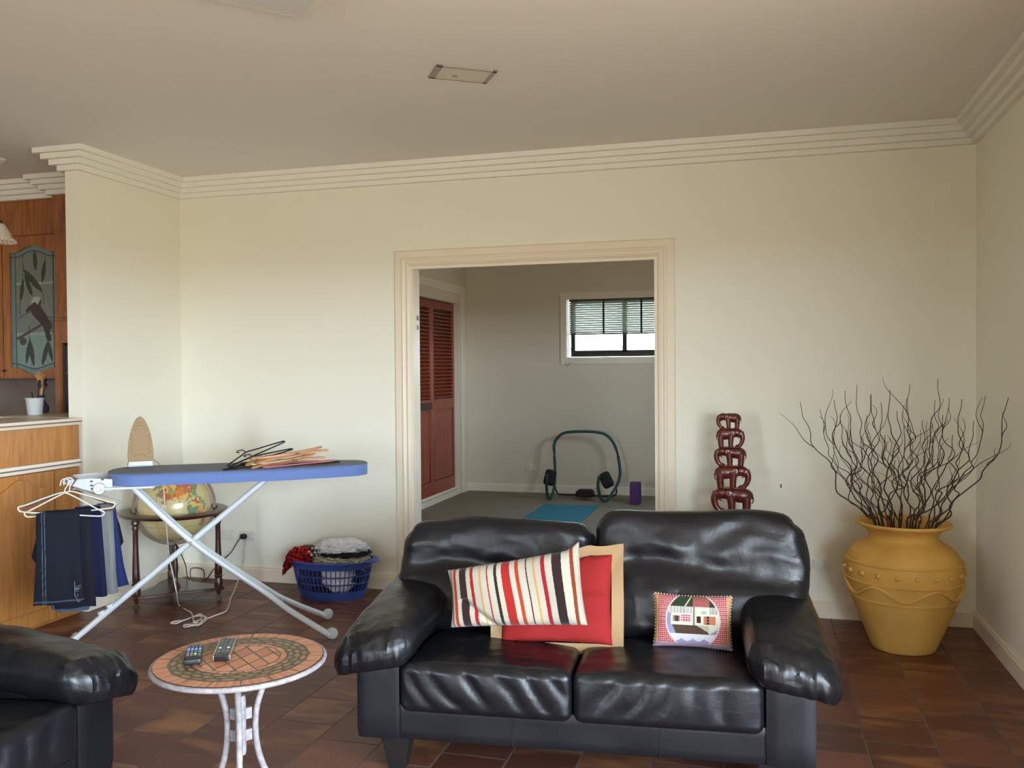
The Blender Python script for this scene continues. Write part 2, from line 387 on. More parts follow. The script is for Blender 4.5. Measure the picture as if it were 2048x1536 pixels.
sweep(mb, [(FX, CL0-.09, 0), (FX, CL0-.09, CT+.11), (FX, CL1+.09, CT+.11), (FX, CL1+.09, 0)], [(0, 0), (0, .015), (.088, .015), (.088, 0)], (1, 0, 0))
mb.box((FX-.1, CL0, .0), (FX+.002, CL1, .055)); mb.box((FX-.1, CL1-.004, .055), (FX, CL1, CT)); mb.box((FX-.07, CL0, .055), (FX-.05, CL1, .075))
struct(mb.build('trim_6', M_trim, smooth=False))
def louvre_door(name, y0, y1):
    x0, x1 = FX-.088, FX-.058; zb, zt = .075, CT-.01; st = .05
    f = MB(); f.box((x0, y0, zb), (x1, y0+st, zt)); f.box((x0, y1-st, zb), (x1, y1, zt))
    for a, b in ((zb, zb+.14), (.98, 1.09), (zt-.08, zt)): f.box((x0, y0+st, a), (x1, y1-st, b))
    o = struct(f.build(name, M_cedar, smooth=False, bev=.002))
    l = MB(); n = 24
    for i in range(n):
        z = 1.10+(zt-.09-1.10)*(i+.5)/n
        l.M = Matrix.Translation((FX-.073, 0, z)) @ Matrix.Rotation(radians(38), 4, 'Y')
        l.box((-.022, y0+st, -.004), (.022, y1-st, .004))
    l.build('louvre_slats', M_cedar, o, smooth=False)
    p = MB(); p.box((x0+.008, y0+st, zb+.14), (x0+.018, y1-st, .98)); p.box((x0+.012, y0+st+.03, zb+.17), (x0+.026, y1-st-.03, .95))
    p.build('lower_panel', M_cedar, o, smooth=False, bev=.004)
    return o
for i, (a, b) in enumerate(((1.31, 2.04), (2.045, 2.70), (2.705, 3.405), (3.41, 4.11))):
    d = louvre_door('door_%d' % (i+1), a+.145, b+.145)
    if i == 2:
        MB().box((FX-.060, 3.20, .985), (FX-.048, 3.53, 1.06)).build('pull_plate', mat('dark_bronze', (.22, .12, .10), .4), d, smooth=False, bev=.003)
# window in far room
wf = wframe('x', WX0+.03, WX1, WZ0+.005, WZ1, FY+.05, (-1.455,), 'y', M_bronze, .05, .05)
wf.box((WX0+.08, FY+.05, WZ0+.055), (WX1, FY+.09, WZ0+.075))
wo_ = struct(wf.build('window_1', M_bronze, smooth=False, bev=.002))
M_glass = bpy.data.materials.new('window_glass'); M_glass.use_nodes = True; t_ = M_glass.node_tree; t_.nodes.clear()
o_ = t_.nodes.new('ShaderNodeOutputMaterial'); g_ = t_.nodes.new('ShaderNodeBsdfTransparent'); gl_ = t_.nodes.new('ShaderNodeBsdfGlossy'); gl_.inputs['Roughness'].default_value = .02
x_ = t_.nodes.new('ShaderNodeMixShader'); x_.inputs[0].default_value = .06; t_.links.new(g_.outputs[0], x_.inputs[1]); t_.links.new(gl_.outputs[0], x_.inputs[2]); t_.links.new(x_.outputs[0], o_.inputs[0])
MB().box((WX0+.08, FY+.072, WZ0+.05), (-1.48, FY+.076, WZ1-.05)).build('window_pane', M_glass, wo_, smooth=False)
MB().box((-1.43, FY+.072, WZ0+.05), (WX1-.05, FY+.076, WZ1-.05)).build('window_pane', M_glass, wo_, smooth=False)
# venetian blind, half lowered
M_slat = bpy.data.materials.new('green_slat'); M_slat.use_nodes = True; t_ = M_slat.node_tree; b_ = t_.nodes['Principled BSDF']
b_.inputs['Base Color'].default_value = (.17, .19, .13, 1); b_.inputs['Roughness'].default_value = .5
tr_ = t_.nodes.new('ShaderNodeBsdfTranslucent'); tr_.inputs[0].default_value = (.50, .52, .36, 1); x_ = t_.nodes.new('ShaderNodeMixShader'); x_.inputs[0].default_value = .03
t_.links.new(b_.outputs[0], x_.inputs[1]); t_.links.new(tr_.outputs[0], x_.inputs[2]); t_.links.new(x_.outputs[0], t_.nodes['Material Output'].inputs[0])
bl = thing('venetian_blind', 'sage green venetian blind half lowered over the far room window', 'blind', (0, FY+.02, 0))
MB().box((WX0+.02, -.015, WZ1-.03), (WX1, .012, WZ1-.003)).build('head_rail', mat('olive_rail', (.30, .25, .17), .5), bl, smooth=False)
n = 14; mb = MB()
for i in range(n):
    z = WZ1-.045-(WZ1-.045-1.815)*i/(n-1)*(1.0 if i < 11 else 1.0)
    mb.M = Matrix.Translation((0, 0, z)) @ Matrix.Rotation(radians(-62), 4, 'X')
    mb.grid(2, 5, lambda u, v: (WX0+.02+(WX1-WX0-.02)*u, -.0135+.027*v, .003*(1-(2*v-1)**2)))
mb.build('slats', M_slat, bl)
mb = MB(); mb.box((WX0+.02, -.013, 1.785), (WX1, .013, 1.802)); mb.build('bottom_rail', mat('dark_green_rail', (.14, .18, .10), .5), bl, smooth=False)
for x in (-1.682, -1.262): MB().box((x-.011, -.018, 1.79), (x+.011, -.0165, WZ1-.01)).build('ladder_tape', mat('tape_green', (.20, .22, .13), .8), bl, smooth=False)
mb = MB(); mb.tube(spline([(WX0+.01, -.022, 2.17), (WX0+.006, -.024, 1.6), (WX0+.004, -.03, 1.50), (WX0-.02, -.034, 1.468), (WX0+.008, -.038, 1.44), (WX0+.034, -.036, 1.468), (WX0+.02, -.032, 1.50), (WX0+.013, -.024, 1.6), (WX0+.013, -.022, 2.17)], 8), .0018, 6)
mb.build('pull_cord', mat('brown_cord', (.28, .22, .16), .8), bl)
# garden seen through the glass
hd = MB(); hd.rbox((-2, 12, .9), (7, .7, 1.0), .4, 40, lambda p, q: p+V((0, 0, .25*fbm(p*1.3)))+V((0, .2*fbm(p*2.1+V((3, 1, 2))), 0)))
tag(hd.build('garden_hedge', mat('hedge_leaves', (.72, .76, .60), .9, bump=(20, .05), var=(6, .4))), 'pale green garden hedge outside the far room window', 'hedge', None)
bpy.data.objects['garden_hedge'].location.z = -.15

# ------------------------------------------------------------------ electrical plates
M_plate = mat('outlet_plastic', (.86, .85, .81), .35)
def outlet(label, x, y, z, switches=2, holes=True, group=None):
    t = thing('power_outlet', label, 'outlet', (x, y, z))
    MB().rbox((0, -.005, 0), (.058, .005, .036), .004, 3).build('plate', M_plate, t)
    if holes:
        for s in (-1, 1):
            MB().box((s*.030-.006, -.014, .006), (s*.030+.006, -.009, .024)).build('rocker_switch', M_white, t, smooth=False, bev=.001)
            h = MB()
            for dx, a in ((-.006, 30), (.006, -30)):
                h.M = Matrix.Translation((s*.030+dx, -.0101, -.006)) @ Matrix.Rotation(radians(a), 4, 'Y'); h.box((-.001, -.0005, -.004), (.001, .0006, .004))
            h.M = Matrix.Translation((s*.030, -.0101, -.018)); h.box((-.001, -.0005, -.004), (.001, .0006, .004))
            h.build('socket_slots', M_dark, t, smooth=False)
    return t
outlet('double power point low on the wall right of the globe, with two plugs in it', -3.316, 0, .297)
tb = thing('blank_plate', 'blank white wall plate between the globe and the plugged-in power point', 'wall plate', (-3.478, 0, .297))
MB().rbox((0, -.005, 0), (.056, .005, .036), .004, 3).build('plate', M_plate, tb)
outlet('double power point on the wall between black sofa and yellow pot', .312, 0, .297)
outlet('small double power point low on the far room wall', -2.52, FY, .285)
tag(MB().tube([(.109, 0, .74), (.109, -.012, .738)], .0022, 6).tube([(.109, -.012, .744), (.109, -.012, .722)], .0025, 6).build('nail', M_dark), 'small nail in the back wall right of the elephant carving', 'nail')

# ------------------------------------------------------------------ ceiling fittings
cv = thing('ceiling_vent', 'rectangular white vent cover with grey rim set in the ceiling', 'vent', (-1.252, -1.525, H), radians(0))
vq = [(-1.41, -1.53), (-1.191, -1.377), (-1.094, -1.528), (-1.316, -1.661)]
A_ = radians(34)
MBv = MB(); cx, cy = -1.252, -1.525
hw, hh = .133, .083
MBv.M = Matrix.Rotation(A_, 4, 'Z')
MBv.box((-hw, -hh, -.008), (hw, -hh+.012, 0)); MBv.box((-hw, hh-.012, -.008), (hw, hh, 0)); MBv.box((-hw, -hh, -.008), (-hw+.026, hh, 0)); MBv.box((hw-.018, -hh, -.008), (hw, hh, 0))
MBv.build('rim', mat('vent_rim', (.62, .60, .54), .5), cv, smooth=False)
mb = MB(); mb.M = Matrix.Rotation(A_, 4, 'Z'); mb.box((-hw+.026, -hh+.012, -.005), (hw-.018, hh-.012, 0)); mb.build('cover_panel', mat('vent_panel', (.86, .83, .77), .6), cv, smooth=False)
mb = MB(); mb.M = Matrix.Rotation(A_, 4, 'Z'); mb.box((-.04, .02, -.011), (-.018, .026, -.005)); mb.build('latch', mat('latch_grey', (.5, .47, .42), .5), cv, smooth=False)
cl = thing('ceiling_panel_light', 'white square ceiling fitting cut off by the top edge of the view', 'ceiling light', (-1.545, -2.665, H), radians(48))
MB().rbox((0, 0, -.02), (.24, .24, .02), .008, 4).build('housing', mat('fitting_white', (.85, .84, .78), .5), cl)
MB().box((-.19, -.19, -.044), (.19, .19, -.040)).build('diffuser', M_white, cl, smooth=False, bev=.001)

# ------------------------------------------------------------------ black leather sofas
def sofa(label, loc, rz, W_=1.536):
    t = thing('leather_sofa', label, 'sofa', loc, rz)
    rnd = random.Random(3)
    mb = MB(); mb.rbox((W_/2, .40, .185), (W_/2-.015, .385, .065), .015, 6)
    for x in (W_*.36, W_*.68): mb.box((x-.002, .0125, .125), (x+.002, .016, .24))
    mb.build('base', M_leatherflat, t)
    for sgn, xc in ((-1, .08), (1, W_-.08)):
        MB().rbox((xc, .40, .275), (.082, .40, .155), .02, 6).build('arm_panel', M_leatherflat, t)
    def pad(sgn):
        def fn(p, q):
            # q.x=+1 is the outer side
            o = q.x
            f = (q.y+1)/2                      # 0 front .. 1 back
            p.z += .045*f - .05*(1-f)**2*(.5+.5*o) - .02*max(0, o)**2*(1-f)
            p.z += .018*(1-q.x**2)*(1-q.y**2)*(q.z > 0)
            p.y -= .03*(1-q.x**2)*(q.y < -.3)*(-q.y)
            p.x -= .012*f*o
            if q.z > -.2:
                k = .007*fbm((p.x*5+sgn, p.y*22+p.x*9, p.z*6), 3)*exp(-((q.y+1)/.45)**2)*2.2 + .006*fbm((p.x*7+3*sgn, p.y*9, 2), 3)
                p.z += k
            p.y += .010*fbm((p.x*38, 4*sgn, p.z*9), 2)*(q.y < -.8)
            p.x *= sgn
            return p
        return fn
    for sgn in (-1, 1):
        xc = .068 if sgn < 0 else W_-.068
        MB().rbox((xc, .355, .456), (.148, .40, .068), .062, 30, pad(sgn)).build('arm_pad', M_leather, t)
    def seat(seed):
        def fn(p, q):
            f = (q.y+1)/2
            if q.z > 0:
                p.z += .018*(1-q.x**2)*(1-q.y**2) - .03*f + .006*fbm((p.x*6+seed, p.y*6, 1), 3)
            if q.y < 0:                        # gathered front
                g = (q.z+1)/2
                ph = p.x*62+seed*3+2.4*fbm((p.x*4+seed, p.z*5, 0), 2)+(.5-g)*(5.5 if seed > 2 else -9)
                wv = (.5+.5*sin(ph))**2*(.5+.5*noise.noise((p.x*9+seed, 3, p.z*4)))
                p.y += (.020*wv*sin(pi*min(1, max(0, g)))**.7 - .010*(1-q.x**2)*(1-(2*g-1)**2)) * max(0, min(1, (-q.y-.62)/.3))**2*(1-abs(q.x)**6)
                if q.z > .55 and q.y < -.7: p.z -= .004*wv
            return p
        return fn
    for i, (a, b) in enumerate(((.158, .757), (.758, W_-.160))):
        MB().rbox(((a+b)/2, .30, .312), ((b-a)/2-.001, .315, .088), .034, 44, seat(1+i*4)).build('seat_cushion', M_leather, t)
    mb = MB(); mb.rbox((W_/2, .76, .40), (W_/2-.03, .08, .28), .03, 8); mb.build('back_shell', M_leatherflat, t)
    def back(seed, hgt, shape):
        def fn(p, q):
            g = (q.z+1)/2
            # front face bulges low down and is dented across the middle
            if q.y < 0:
                p.y -= .035*(1-q.x**2)*exp(-((g-.25)/.28)**2)
                p.y += .022*exp(-((g-.56+.05*sin(q.x*3))/.09)**2)*(1-q.x**4)
                p.y += .012*fbm((p.x*5+seed, g*4, 0), 4) + .010*abs(noise.noise((p.x*7+p.z*6, seed, p.z*5)))
            p.x += q.x*(.0*g) - q.x*.03*(1-g)**2
            if q.z > 0: p.z += .006*sin(p.x*9+seed)+.010*fbm((p.x*3, seed, 5), 2) - .02*abs(q.x)**6*1
            p.x += .006*fbm((seed, p.y*5, g*7), 2)*(abs(q.x) > .8)
            return shape(p, q, g)
        return fn
    Rb = Matrix.Rotation(radians(-13), 3, 'X')
    def shL(p, q, g):
        p.x += -.02*(1-g)*(q.x < 0) + .045*g*max(0, -q.x)   # leans in toward the top left
        p.z += .006*q.x*g; return p
    def shR(p, q, g):
        p.x += -.035*g*max(0, q.x)*(g > .75)*(g-.75)*4; return p
    MB().rbox((.375, .60, .565), (.405, .125, .225), .065, 36, back(2, 0, shL), Rb).build('back_cushion', M_leather, t)
    MB().rbox((W_-.345, .60, .592), (.402, .13, .250), .07, 36, back(6, 0, shR), Rb).build('back_cushion', M_leather, t)
    for x, y in ((.13, .08), (W_-.13, .08), (.13, .72), (W_-.13, .72)):
        l = MB(); s_ = -1 if x < 1 else 1
        A = [l.vert((x+a*.052, y+b*.052, .125)) for a, b in ((-1, -1), (1, -1), (1, 1), (-1, 1))]
        B = [l.vert((x+s_*.0+a*.028, y+b*.028, 0)) for a, b in ((-1, -1), (1, -1), (1, 1), (-1, 1))]
        l.face(A[::-1]); l.face(B)
        for k in range(4): l.face((A[k], A[(k+1) % 4], B[(k+1) % 4], B[k]))
        l.build('leg', M_blackwood, t, smooth=False, bev=.003)
    return t
M_blackwood = mat('black_stained_wood', (.10, .095, .09), .35)
sofa('black leather two-seater sofa with three cushions on it, facing the camera', (-1.36, -2.42, 0), radians(5))
sofa('black leather sofa cut off at the lower left corner of the view', (-2.012, -4.365, 0), radians(90))

# ------------------------------------------------------------------ cushions on the sofa
SO = Matrix.Translation((-1.36, -2.42, 0)) @ Matrix.Rotation(radians(5), 4, 'Z')
def pillow(mb, w_, h_, t_, n=40, fn=None, m_=None, pinch=.025):
    """soft pillow in the x,z plane, thickness along y"""
    m_ = m_ or n
    for s in (-1, 1):
        def f(u, v):
            a, b = 2*u-1, 2*v-1
            k = (max(0, (1-a**4)*(1-b**4)))**.42
            x = a*w_/2*(1-pinch*(1-b*b)*abs(a)**3); z = b*h_/2*(1-pinch*1.3*(1-a*a)*abs(b)**3)
            p = V((x, s*t_/2*k, z))
            return fn(p, a, b, s) if fn else p
        mb.grid(n, m_, f, flip=(s > 0))
    return mb
def merge(o, d=.0006):
    bm = bmesh.new(); bm.from_mesh(o.data); bmesh.ops.remove_doubles(bm, verts=bm.verts[:], dist=d); bmesh.ops.recalc_face_normals(bm, faces=bm.faces[:]); bm.to_mesh(o.data); bm.free(); return o
# striped
CREAM = lin((.64, .61, .55)); st = [(.0, CREAM), (.02, lin((.50, .25, .15))), (.028, CREAM), (.045, lin((.80, .27, .14))), (.068, CREAM), (.098, lin((.23, .14, .13))), (.155, CREAM),
      (.19, lin((.74, .16, .13))), (.215, CREAM), (.262, lin((.90, .70, .42))), (.276, CREAM), (.322, lin((.76, .20, .16))), (.333, CREAM), (.38, lin((.20, .17, .11))), (.402, CREAM),
      (.438, lin((.76, .17, .14))), (.502, CREAM), (.54, lin((.80, .28, .15))), (.567, CREAM), (.618, lin((.38, .18, .12))), (.628, CREAM), (.672, lin((.90, .70, .42))), (.688, CREAM),
      (.732, lin((.74, .13, .17))), (.762, CREAM), (.812, lin((.22, .14, .13))), (.878, CREAM), (.935, lin((.62, .26, .13))), (.960, CREAM)]
def stripes(x):
    c = st[0][1]
    for p, q in st:
        if x >= p: c = q
    return c if c is CREAM else tuple(k*.50 for k in c)
M_cloth = mat('woven_cloth', None, .9, bump=(700, .0006), attr=True, spec=.2, sheen=.1)
SW = .485
def sf(p, a, b, s):
    hh = 1+.14*a                     # taller to the right
    p.z *= hh; p.y += .006*sin(a*6+b*2)*(s < 0) + .004*fbm((p.x*9, p.z*9, s), 2)
    if a > .8 and b > .6: p.z += .022*(a-.8)/.2*(b-.6)/.4
    fold = exp(-((a+.62+ (b+.4)*.55)/.07)**2)*(b < -.05)
    p.y += .016*fold*(s < 0)
    p.x += .008*b*b*(-1)*abs(a) * (1 if a < 0 else -.3)
    return p
mb = pillow(MB(), SW, .236, .13, 420, sf, 84)
o = merge(mb.build('throw_pillow', M_cloth, col=lambda p: stripes((p.x+SW/2)/SW+.020*sin(p.z*14)*(1-abs(2*p.x/SW))))); 
o.matrix_world = SO @ Matrix.Translation((.532, .212, .600)) @ Matrix.Rotation(radians(-7.5), 4, 'Y') @ Matrix.Rotation(radians(-13), 4, 'X')
tag(o, 'striped lumbar cushion in cream, red, orange and dark brown on black sofa', 'cushion', None)
# red with beige flange
RW = .485
red = thing('throw_pillow', 'bright red cushion with a beige border, behind the striped cushion', 'cushion')
red.matrix_world = SO @ Matrix.Translation((.660, .345, .550)) @ Matrix.Rotation(radians(-1), 4, 'Y') @ Matrix.Rotation(radians(-16), 4, 'X')
M_red = mat('red_linen', (.54, .125, .12), .85, bump=(500, .0006), spec=.2); M_beige = mat('beige_linen', (.60, .49, .35), .85, bump=(500, .0006), spec=.2)
def rf(p, a, b, s):
    p.z -= .085*max(0, .5-a)*max(0, b+.2)
    p.y += .008*fbm((p.x*7, p.z*7, s), 3)+.008*exp(-((b-.05-.1*a)/.05)**2)*(a > 0)*(s < 0); return p
merge(pillow(MB(), RW-.07, .325, .10, 44, rf, pinch=.04).build('filled_panel', M_red, red))
mb = MB()
def rim(s):
    prof = []
    N = 160
    def f(u, v):
        t = u*4; k = int(t) % 4; q = t-int(t); q = 2*q-1
        hx, hz = RW/2-.035-.004+.044*v, .325/2-.004+.040*v
        P = [(q*hx, -hz), (hx, q*hz), (-q*hx, hz), (-hx, -q*hz)][k]
        a_, b_ = P[0]/(RW/2), P[1]/.172
        return V((P[0], s*.0025+.010*v*sin(u*40)+.004*v*fbm((P[0]*20, P[1]*20, 1)), P[1]+.006*v*sin(P[0]*30)-.085*max(0, .5-a_)*max(0, b_+.2)))
    mb.grid(N, 4, f, cu=True, flip=(s > 0))
rim(-1); rim(1); mb.build('flange', M_beige, red)
# tapestry
def tapestry(p):
    x, z = p.x/.139, p.z/.094
    r = (x/.66)**2+((z-.04)/1.02)**2
    grn, wht = lin((.16, .24, .15)), lin((.86, .83, .78)); g = lambda a: lin(a)
    if z < -.80: return g((.72, .62, .66)) if (int((x+2)*60)+int((z+2)*40)) % 2 else g((.62, .48, .55))
    if abs(x) > .87: return g((.82, .64, .42))
    if r > 1.0 or abs(x) > .67:
        a, b = (x*139/6.9) % 1, (z*94/6.9) % 1
        if r < 1.10 and abs(x) < .7: return wht
        return g((.93, .80, .76)) if (a < .5 and b < .5) else g((.62, .13, .18)) if (a >= .5 and b >= .5) else g((.78, .36, .38))
    # cottage upside down, as it sits in the photo
    if z > .55:
        d = abs(((x*4) % 1)-.5+.0); zz = (z-.55)/.45
        if x < .05 and abs(((x*5+2) % 2)-1-zz) < .10: return g((.80, .76, .62))
        if -.0 < x < .42: return g((.66, .36, .33)) if z < .9 or x < .2 else g((.50, .50, .45))
        return grn if noise.noise((x*9, z*9, 2)) > -.25 else g((.30, .20, .14))
    if z > .30 and (x < -.02 or x > .42):
        return wht if ((x*26) % 1) < .62 else g((.42, .46, .38))
    if z > -.14:
        if x < -.55: return g((.58, .58, .68))
        if -.50 < x < -.32 and -.02 < z < .20: return g((.20, .16, .14)) if -.45 < x < -.37 and ((x*14) % 1 > .2) else g((.66, .46, .36))
        if -.30 < x < -.04 and -.02 < z < .24:
            return g((.80, .16, .34)) if ((x*15) % 1 > .25 and (z*12) % 1 > .22) else wht
        if .10 < x < .20 and -.04 < z < .20: return g((.22, .15, .08))
        if .27 < x < .57 and -.10 < z < .22: return g((.16, .18, .20)) if .35 < x < .41 and (z*9) % 1 > .25 else g((.78, .48, .34))
        if .22 < x < .34 and .3 < z < .40: return g((.62, .72, .64))
        if 0.0 < x < .05: return g((.55, .52, .46))
        return wht if x < .05 else g((.86, .84, .76))
    edge = -.14
    if x < .40 and z > -.46 and x > -.52+(edge-z)*.3:
        if x > .08 and (x-.05)+(z+.1)*1.2 > .0 : return g((.80, .80, .72)) if ((x*20+z*14) % 1) > .35 else g((.50, .45, .36))
        return g((.37, .28, .21)) if noise.noise((x*40, z*40, 0)) > 0 else g((.30, .22, .16))
    if x >= .40 and z > -.46+(x-.4)*.9: return g((.84, .82, .73))
    if z < -.46 and z > -.62-.10*abs(sin(x*11)): return g((.86, .84, .86))
    return g((.60, .58, .72))
mb = pillow(MB(), .278, .188, .085, 230, None, 150, pinch=.05)
o = merge(mb.build('throw_pillow', M_cloth, col=lambda p: tuple(c*.66 for c in (tapestry(p) if p.y < .01 else lin((.62, .3, .33))))), .0003)
o.matrix_world = SO @ Matrix.Translation((1.155, .34, .488)) @ Matrix.Rotation(radians(.5), 4, 'Y') @ Matrix.Rotation(radians(-14), 4, 'X')
tag(o, 'small tapestry cushion with a cottage picture and red gingham corners', 'cushion', None)
pc = MB()
for k in range(4):
    for i in range(26 if k % 2 == 0 else 17):
        q = 2*(i+.5)/(26 if k % 2 == 0 else 17)-1
        P = [(q*.139, -.094*(1-.065*(1-q*q))), (.139*(1-.05*(1-q*q)), q*.094), (q*.139, .094*(1-.065*(1-q*q))), (-.139*(1-.05*(1-q*q)), q*.094)][k]
        pc.ball((P[0], 0, P[1]), .0032, 8, 5)
pc.build('piping', mat('piping_pink', (.84, .72, .70), .8, var=(300, .3)), o)

# ------------------------------------------------------------------ mosaic table
TC = V((-1.607, -2.742, 0)); TH_ = .485; TR = .264
M_mosaic = mat('mosaic_stone', None, .38, attr=True, bump=(120, .0008), spec=.5)
ct = thing('mosaic_table', 'small round mosaic-topped table with white iron legs and two remotes on it', 'table', TC)
TER = [lin(c) for c in ((.76, .52, .38), (.73, .48, .35), (.78, .55, .41), (.70, .45, .33))]
GRT = lin((.37, .31, .22)); OLV = [lin(c) for c in ((.52, .43, .31), (.60, .46, .34), (.47, .39, .28))]
def mosaic(p):
    r = sqrt(p.x**2+p.y**2)/TR; th = atan2(p.y, p.x)/(2*pi)+.5+.012
    if p.z < TH_-.003: return GRT
    n_ = .006*noise.noise((p.x*30, p.y*30, 0))
    r += n_
    if r > .80:
        k = 17; a = th*k+.12*noise.noise((floor(th*k), 3, 1)); fr = a % 1; w = .035+.05*abs(fr-.5)*(0)+(.06*(1-r)/.2)
        if fr < w or r > .985 or r < .82+.012*abs(fr-.5): return GRT
        return TER[int(a*7.3+1) % 4]
    if r > .56:
        # pebble leaves set in olive grout
        k = 26; a = th*k; row = int((r-.56)/.08); fr = (a+.5*row) % 1; fy = ((r-.56)/.08) % 1
        d = sqrt(((fr-.5)/.40)**2+((fy-.5)/.36)**2)
        return OLV[(int(a)+row) % 3] if d < 1 else lin((.30, .27, .18))
    if r > .47:
        k = 22; a = th*k; return TER[int(a) % 4] if (a % 1) > .08 and .485 < r < .545 else GRT
    a, b = (p.x*.80+p.y*.6)/.052, (p.x*.6-p.y*.80)/.050
    a, b = (p.x*.62+p.y*.78)/.052, (p.x*.98-p.y*.17)/.060
    if (a % 1) < .12 or (b % 1) < .10: return GRT
    return TER[(int(a+40)*3+int(b+40)*5) % 4]
mb = MB()
def tf(u, v):
    r = TR*.985*(1-v)+.0004; th = 2*pi*u
    return V((r*cos(th), r*sin(th), TH_))
mb.grid(420, 110, tf, cu=True)
mb.build('mosaic_top', M_mosaic, ct, col=mosaic)
M_shabby = mat('chipped_white_iron', (.55, .52, .52), .6, var=(45, .28), bump=(80, .001))
mb = MB(); mb.lathe([(TR*.2, TH_-.004), (TR*.97, TH_-.004), (TR*.97, TH_-.016), (TR*.2, TH_-.016)], 64)
rb = []
for k in range(64):
    rb.append((TR*cos(2*pi*k/64), TR*sin(2*pi*k/64), TH_-.010))
mb.tube(rb, .0085, 10, closed=True)
for k in range(110):                       # rope twist on the rim
    a0 = 2*pi*k/110
    mb.tube([((TR+.0072*cos(z*150))*cos(a0+d), (TR+.0072*cos(z*150))*sin(a0+d), TH_-.010+z) for d, z in ((-.020, -.006), (0, 0), (.020, .006))], .0016, 5)
mb.build('rim', M_shabby, ct)
for k in range(3):
    a0 = radians(-62+120*k)
    pr = spline([(.155, TH_-.018), (.10, TH_-.075), (.060, TH_-.15), (.048, TH_-.23), (.058, TH_-.31), (.095, .09), (.15, .02), (.185, .009)], 6) if False else None
    pts = spline([(.150, 0, TH_-.018), (.100, 0, TH_-.07), (.062, 0, TH_-.15), (.050, 0, TH_-.22), (.058, 0, TH_-.31), (.092, 0, TH_-.40), (.16, 0, .012), (.185, 0, .010)], 7)
    l = MB(); l.M = Matrix.Rotation(a0, 4, 'Z'); l.tube(pts, .0102, 10); l.build('leg', M_shabby, ct)
hb = MB()
for k in range(3):
    hb.M = Matrix.Rotation(radians(-62+120*k), 4, 'Z')
    hb.box((.006, -.006, TH_-.27), (.036, .006, TH_-.235)); hb.box((.006, -.006, TH_-.20), (.036, .006, TH_-.165))
hb.M = Matrix.Identity(4); hb.lathe([(.015, TH_-.31), (.017, TH_-.30), (.017, TH_-.13), (.014, TH_-.12)], 12)
hb.build('hub', M_shabby, ct)
ring_ = MB(); ring_.tube([(.15*cos(2*pi*k/40), .15*sin(2*pi*k/40), TH_-.018) for k in range(40)], .006, 8, closed=True); ring_.build('support_ring', M_shabby, ct)
# remotes
def at2(px, py, z):
    d = fw + r2*((px-1024)/1764.4) - u2*((py-768)/1764.4); return CAM+d*((z-CAM.z)/d.z)
def remote(label, loc, rz, w_, l_, kind):
    t = thing('remote_control', label, 'remote', loc, rz)
    def fn(p, q):
        if kind == 0: p.z += .004*(q.y < -.6)*(q.z > 0)*(-q.y-.6)
        p.x *= 1-.06*q.y*(kind == 0); return p
    MB().rbox((0, 0, .010), (w_/2, l_/2, .010), .008 if kind == 0 else .004, 10, fn).build('body', mat('remote_black' if kind == 0 else 'remote_gloss', (.10, .10, .10), .4 if kind == 0 else .2), t)
    if kind:
        s_ = MB()
        for s in (-1, 1): s_.box((s*w_/2-.0018, -l_/2-.001, .004), (s*w_/2+.0018, l_/2, .0195))
        s_.build('side_trim', M_metal, t, smooth=False, bev=.001)
    rows = 11 if kind == 0 else 12
    cols = {4: (.50, .55, .90), 5: (.45, .62, .85), 8: None}
    groups = {}
    for j in range(rows):
        for i in range(4 if kind == 0 else 3):
            y = l_/2-.014-j*(l_-.045)/rows; x = (i-1.5)*w_*.22 if kind == 0 else (i-1)*w_*.26
            c_ = 'grey'
            if kind == 0:
                if j in (4, 5): c_ = 'blue'
                if j == 9: c_ = ('red', 'green', 'yellow', 'navy')[i]
                if j == 7: c_ = 'teal'
            elif j == 8: c_ = ('pale', 'grey', 'pale')[i]
            groups.setdefault(c_, []).append((x, y))
    cc = {'grey': (.30, .30, .30), 'blue': (.48, .56, .90), 'red': (.85, .22, .25), 'green': (.25, .65, .5), 'yellow': (.92, .88, .55), 'navy': (.22, .26, .45), 'teal': (.20, .50, .45), 'pale': (.85, .85, .75)}
    for c_, L_ in groups.items():
        for x, y in L_:
            MB().rbox((x, y, .0205), (.0042, .0036, .0022), .0015, 2).build('button', mat('button_'+c_, cc[c_], .5), t)
    return t
remote('black remote control with blue and red buttons, left one on the mosaic table', tuple(at2(388, 1315, TH_+.001)), radians(32), .052, .165, 0)
remote('slim black remote control with silver side edges on the mosaic table', tuple(at2(450, 1305, TH_+.001)), radians(27), .050, .185, 1)

# ------------------------------------------------------------------ ironing board
BA = radians(31); BC = V((-2.665, -1.06, 0))
ib = thing('ironing_board', 'blue-covered ironing board on crossed white tube legs with an iron rest', 'ironing board', BC, BA)
BT = .895
def bw(u):                                     # half width along the board
    if u < -.50: return .225*sqrt(max(0, 1-((-.50-u)/.165)**2))**.8
    if u < .10: return .225
    t = (u-.10)/.55
    wd = .225-.085*t*t*1.15
    if u > .58: wd *= sqrt(max(0, 1-((u-.58)/.075)**2))**.7
    return wd
M_blue = mat('blue_board_cover', (.33, .42, .62), .7, bump=(260, .0008), sheen=.2)
M_bluetop = mat('grey_blue_board_top', (.40, .44, .50), .7, bump=(260, .0008))
mb = MB(); us = [-.665+.0001]+[-.665+.165*(1-cos(pi/2*k/10)) for k in range(1, 11)]+[-.5+.06*k for k in range(1, 19)]+[.58+.0745*sin(pi/2*k/10) for k in range(1, 11)]
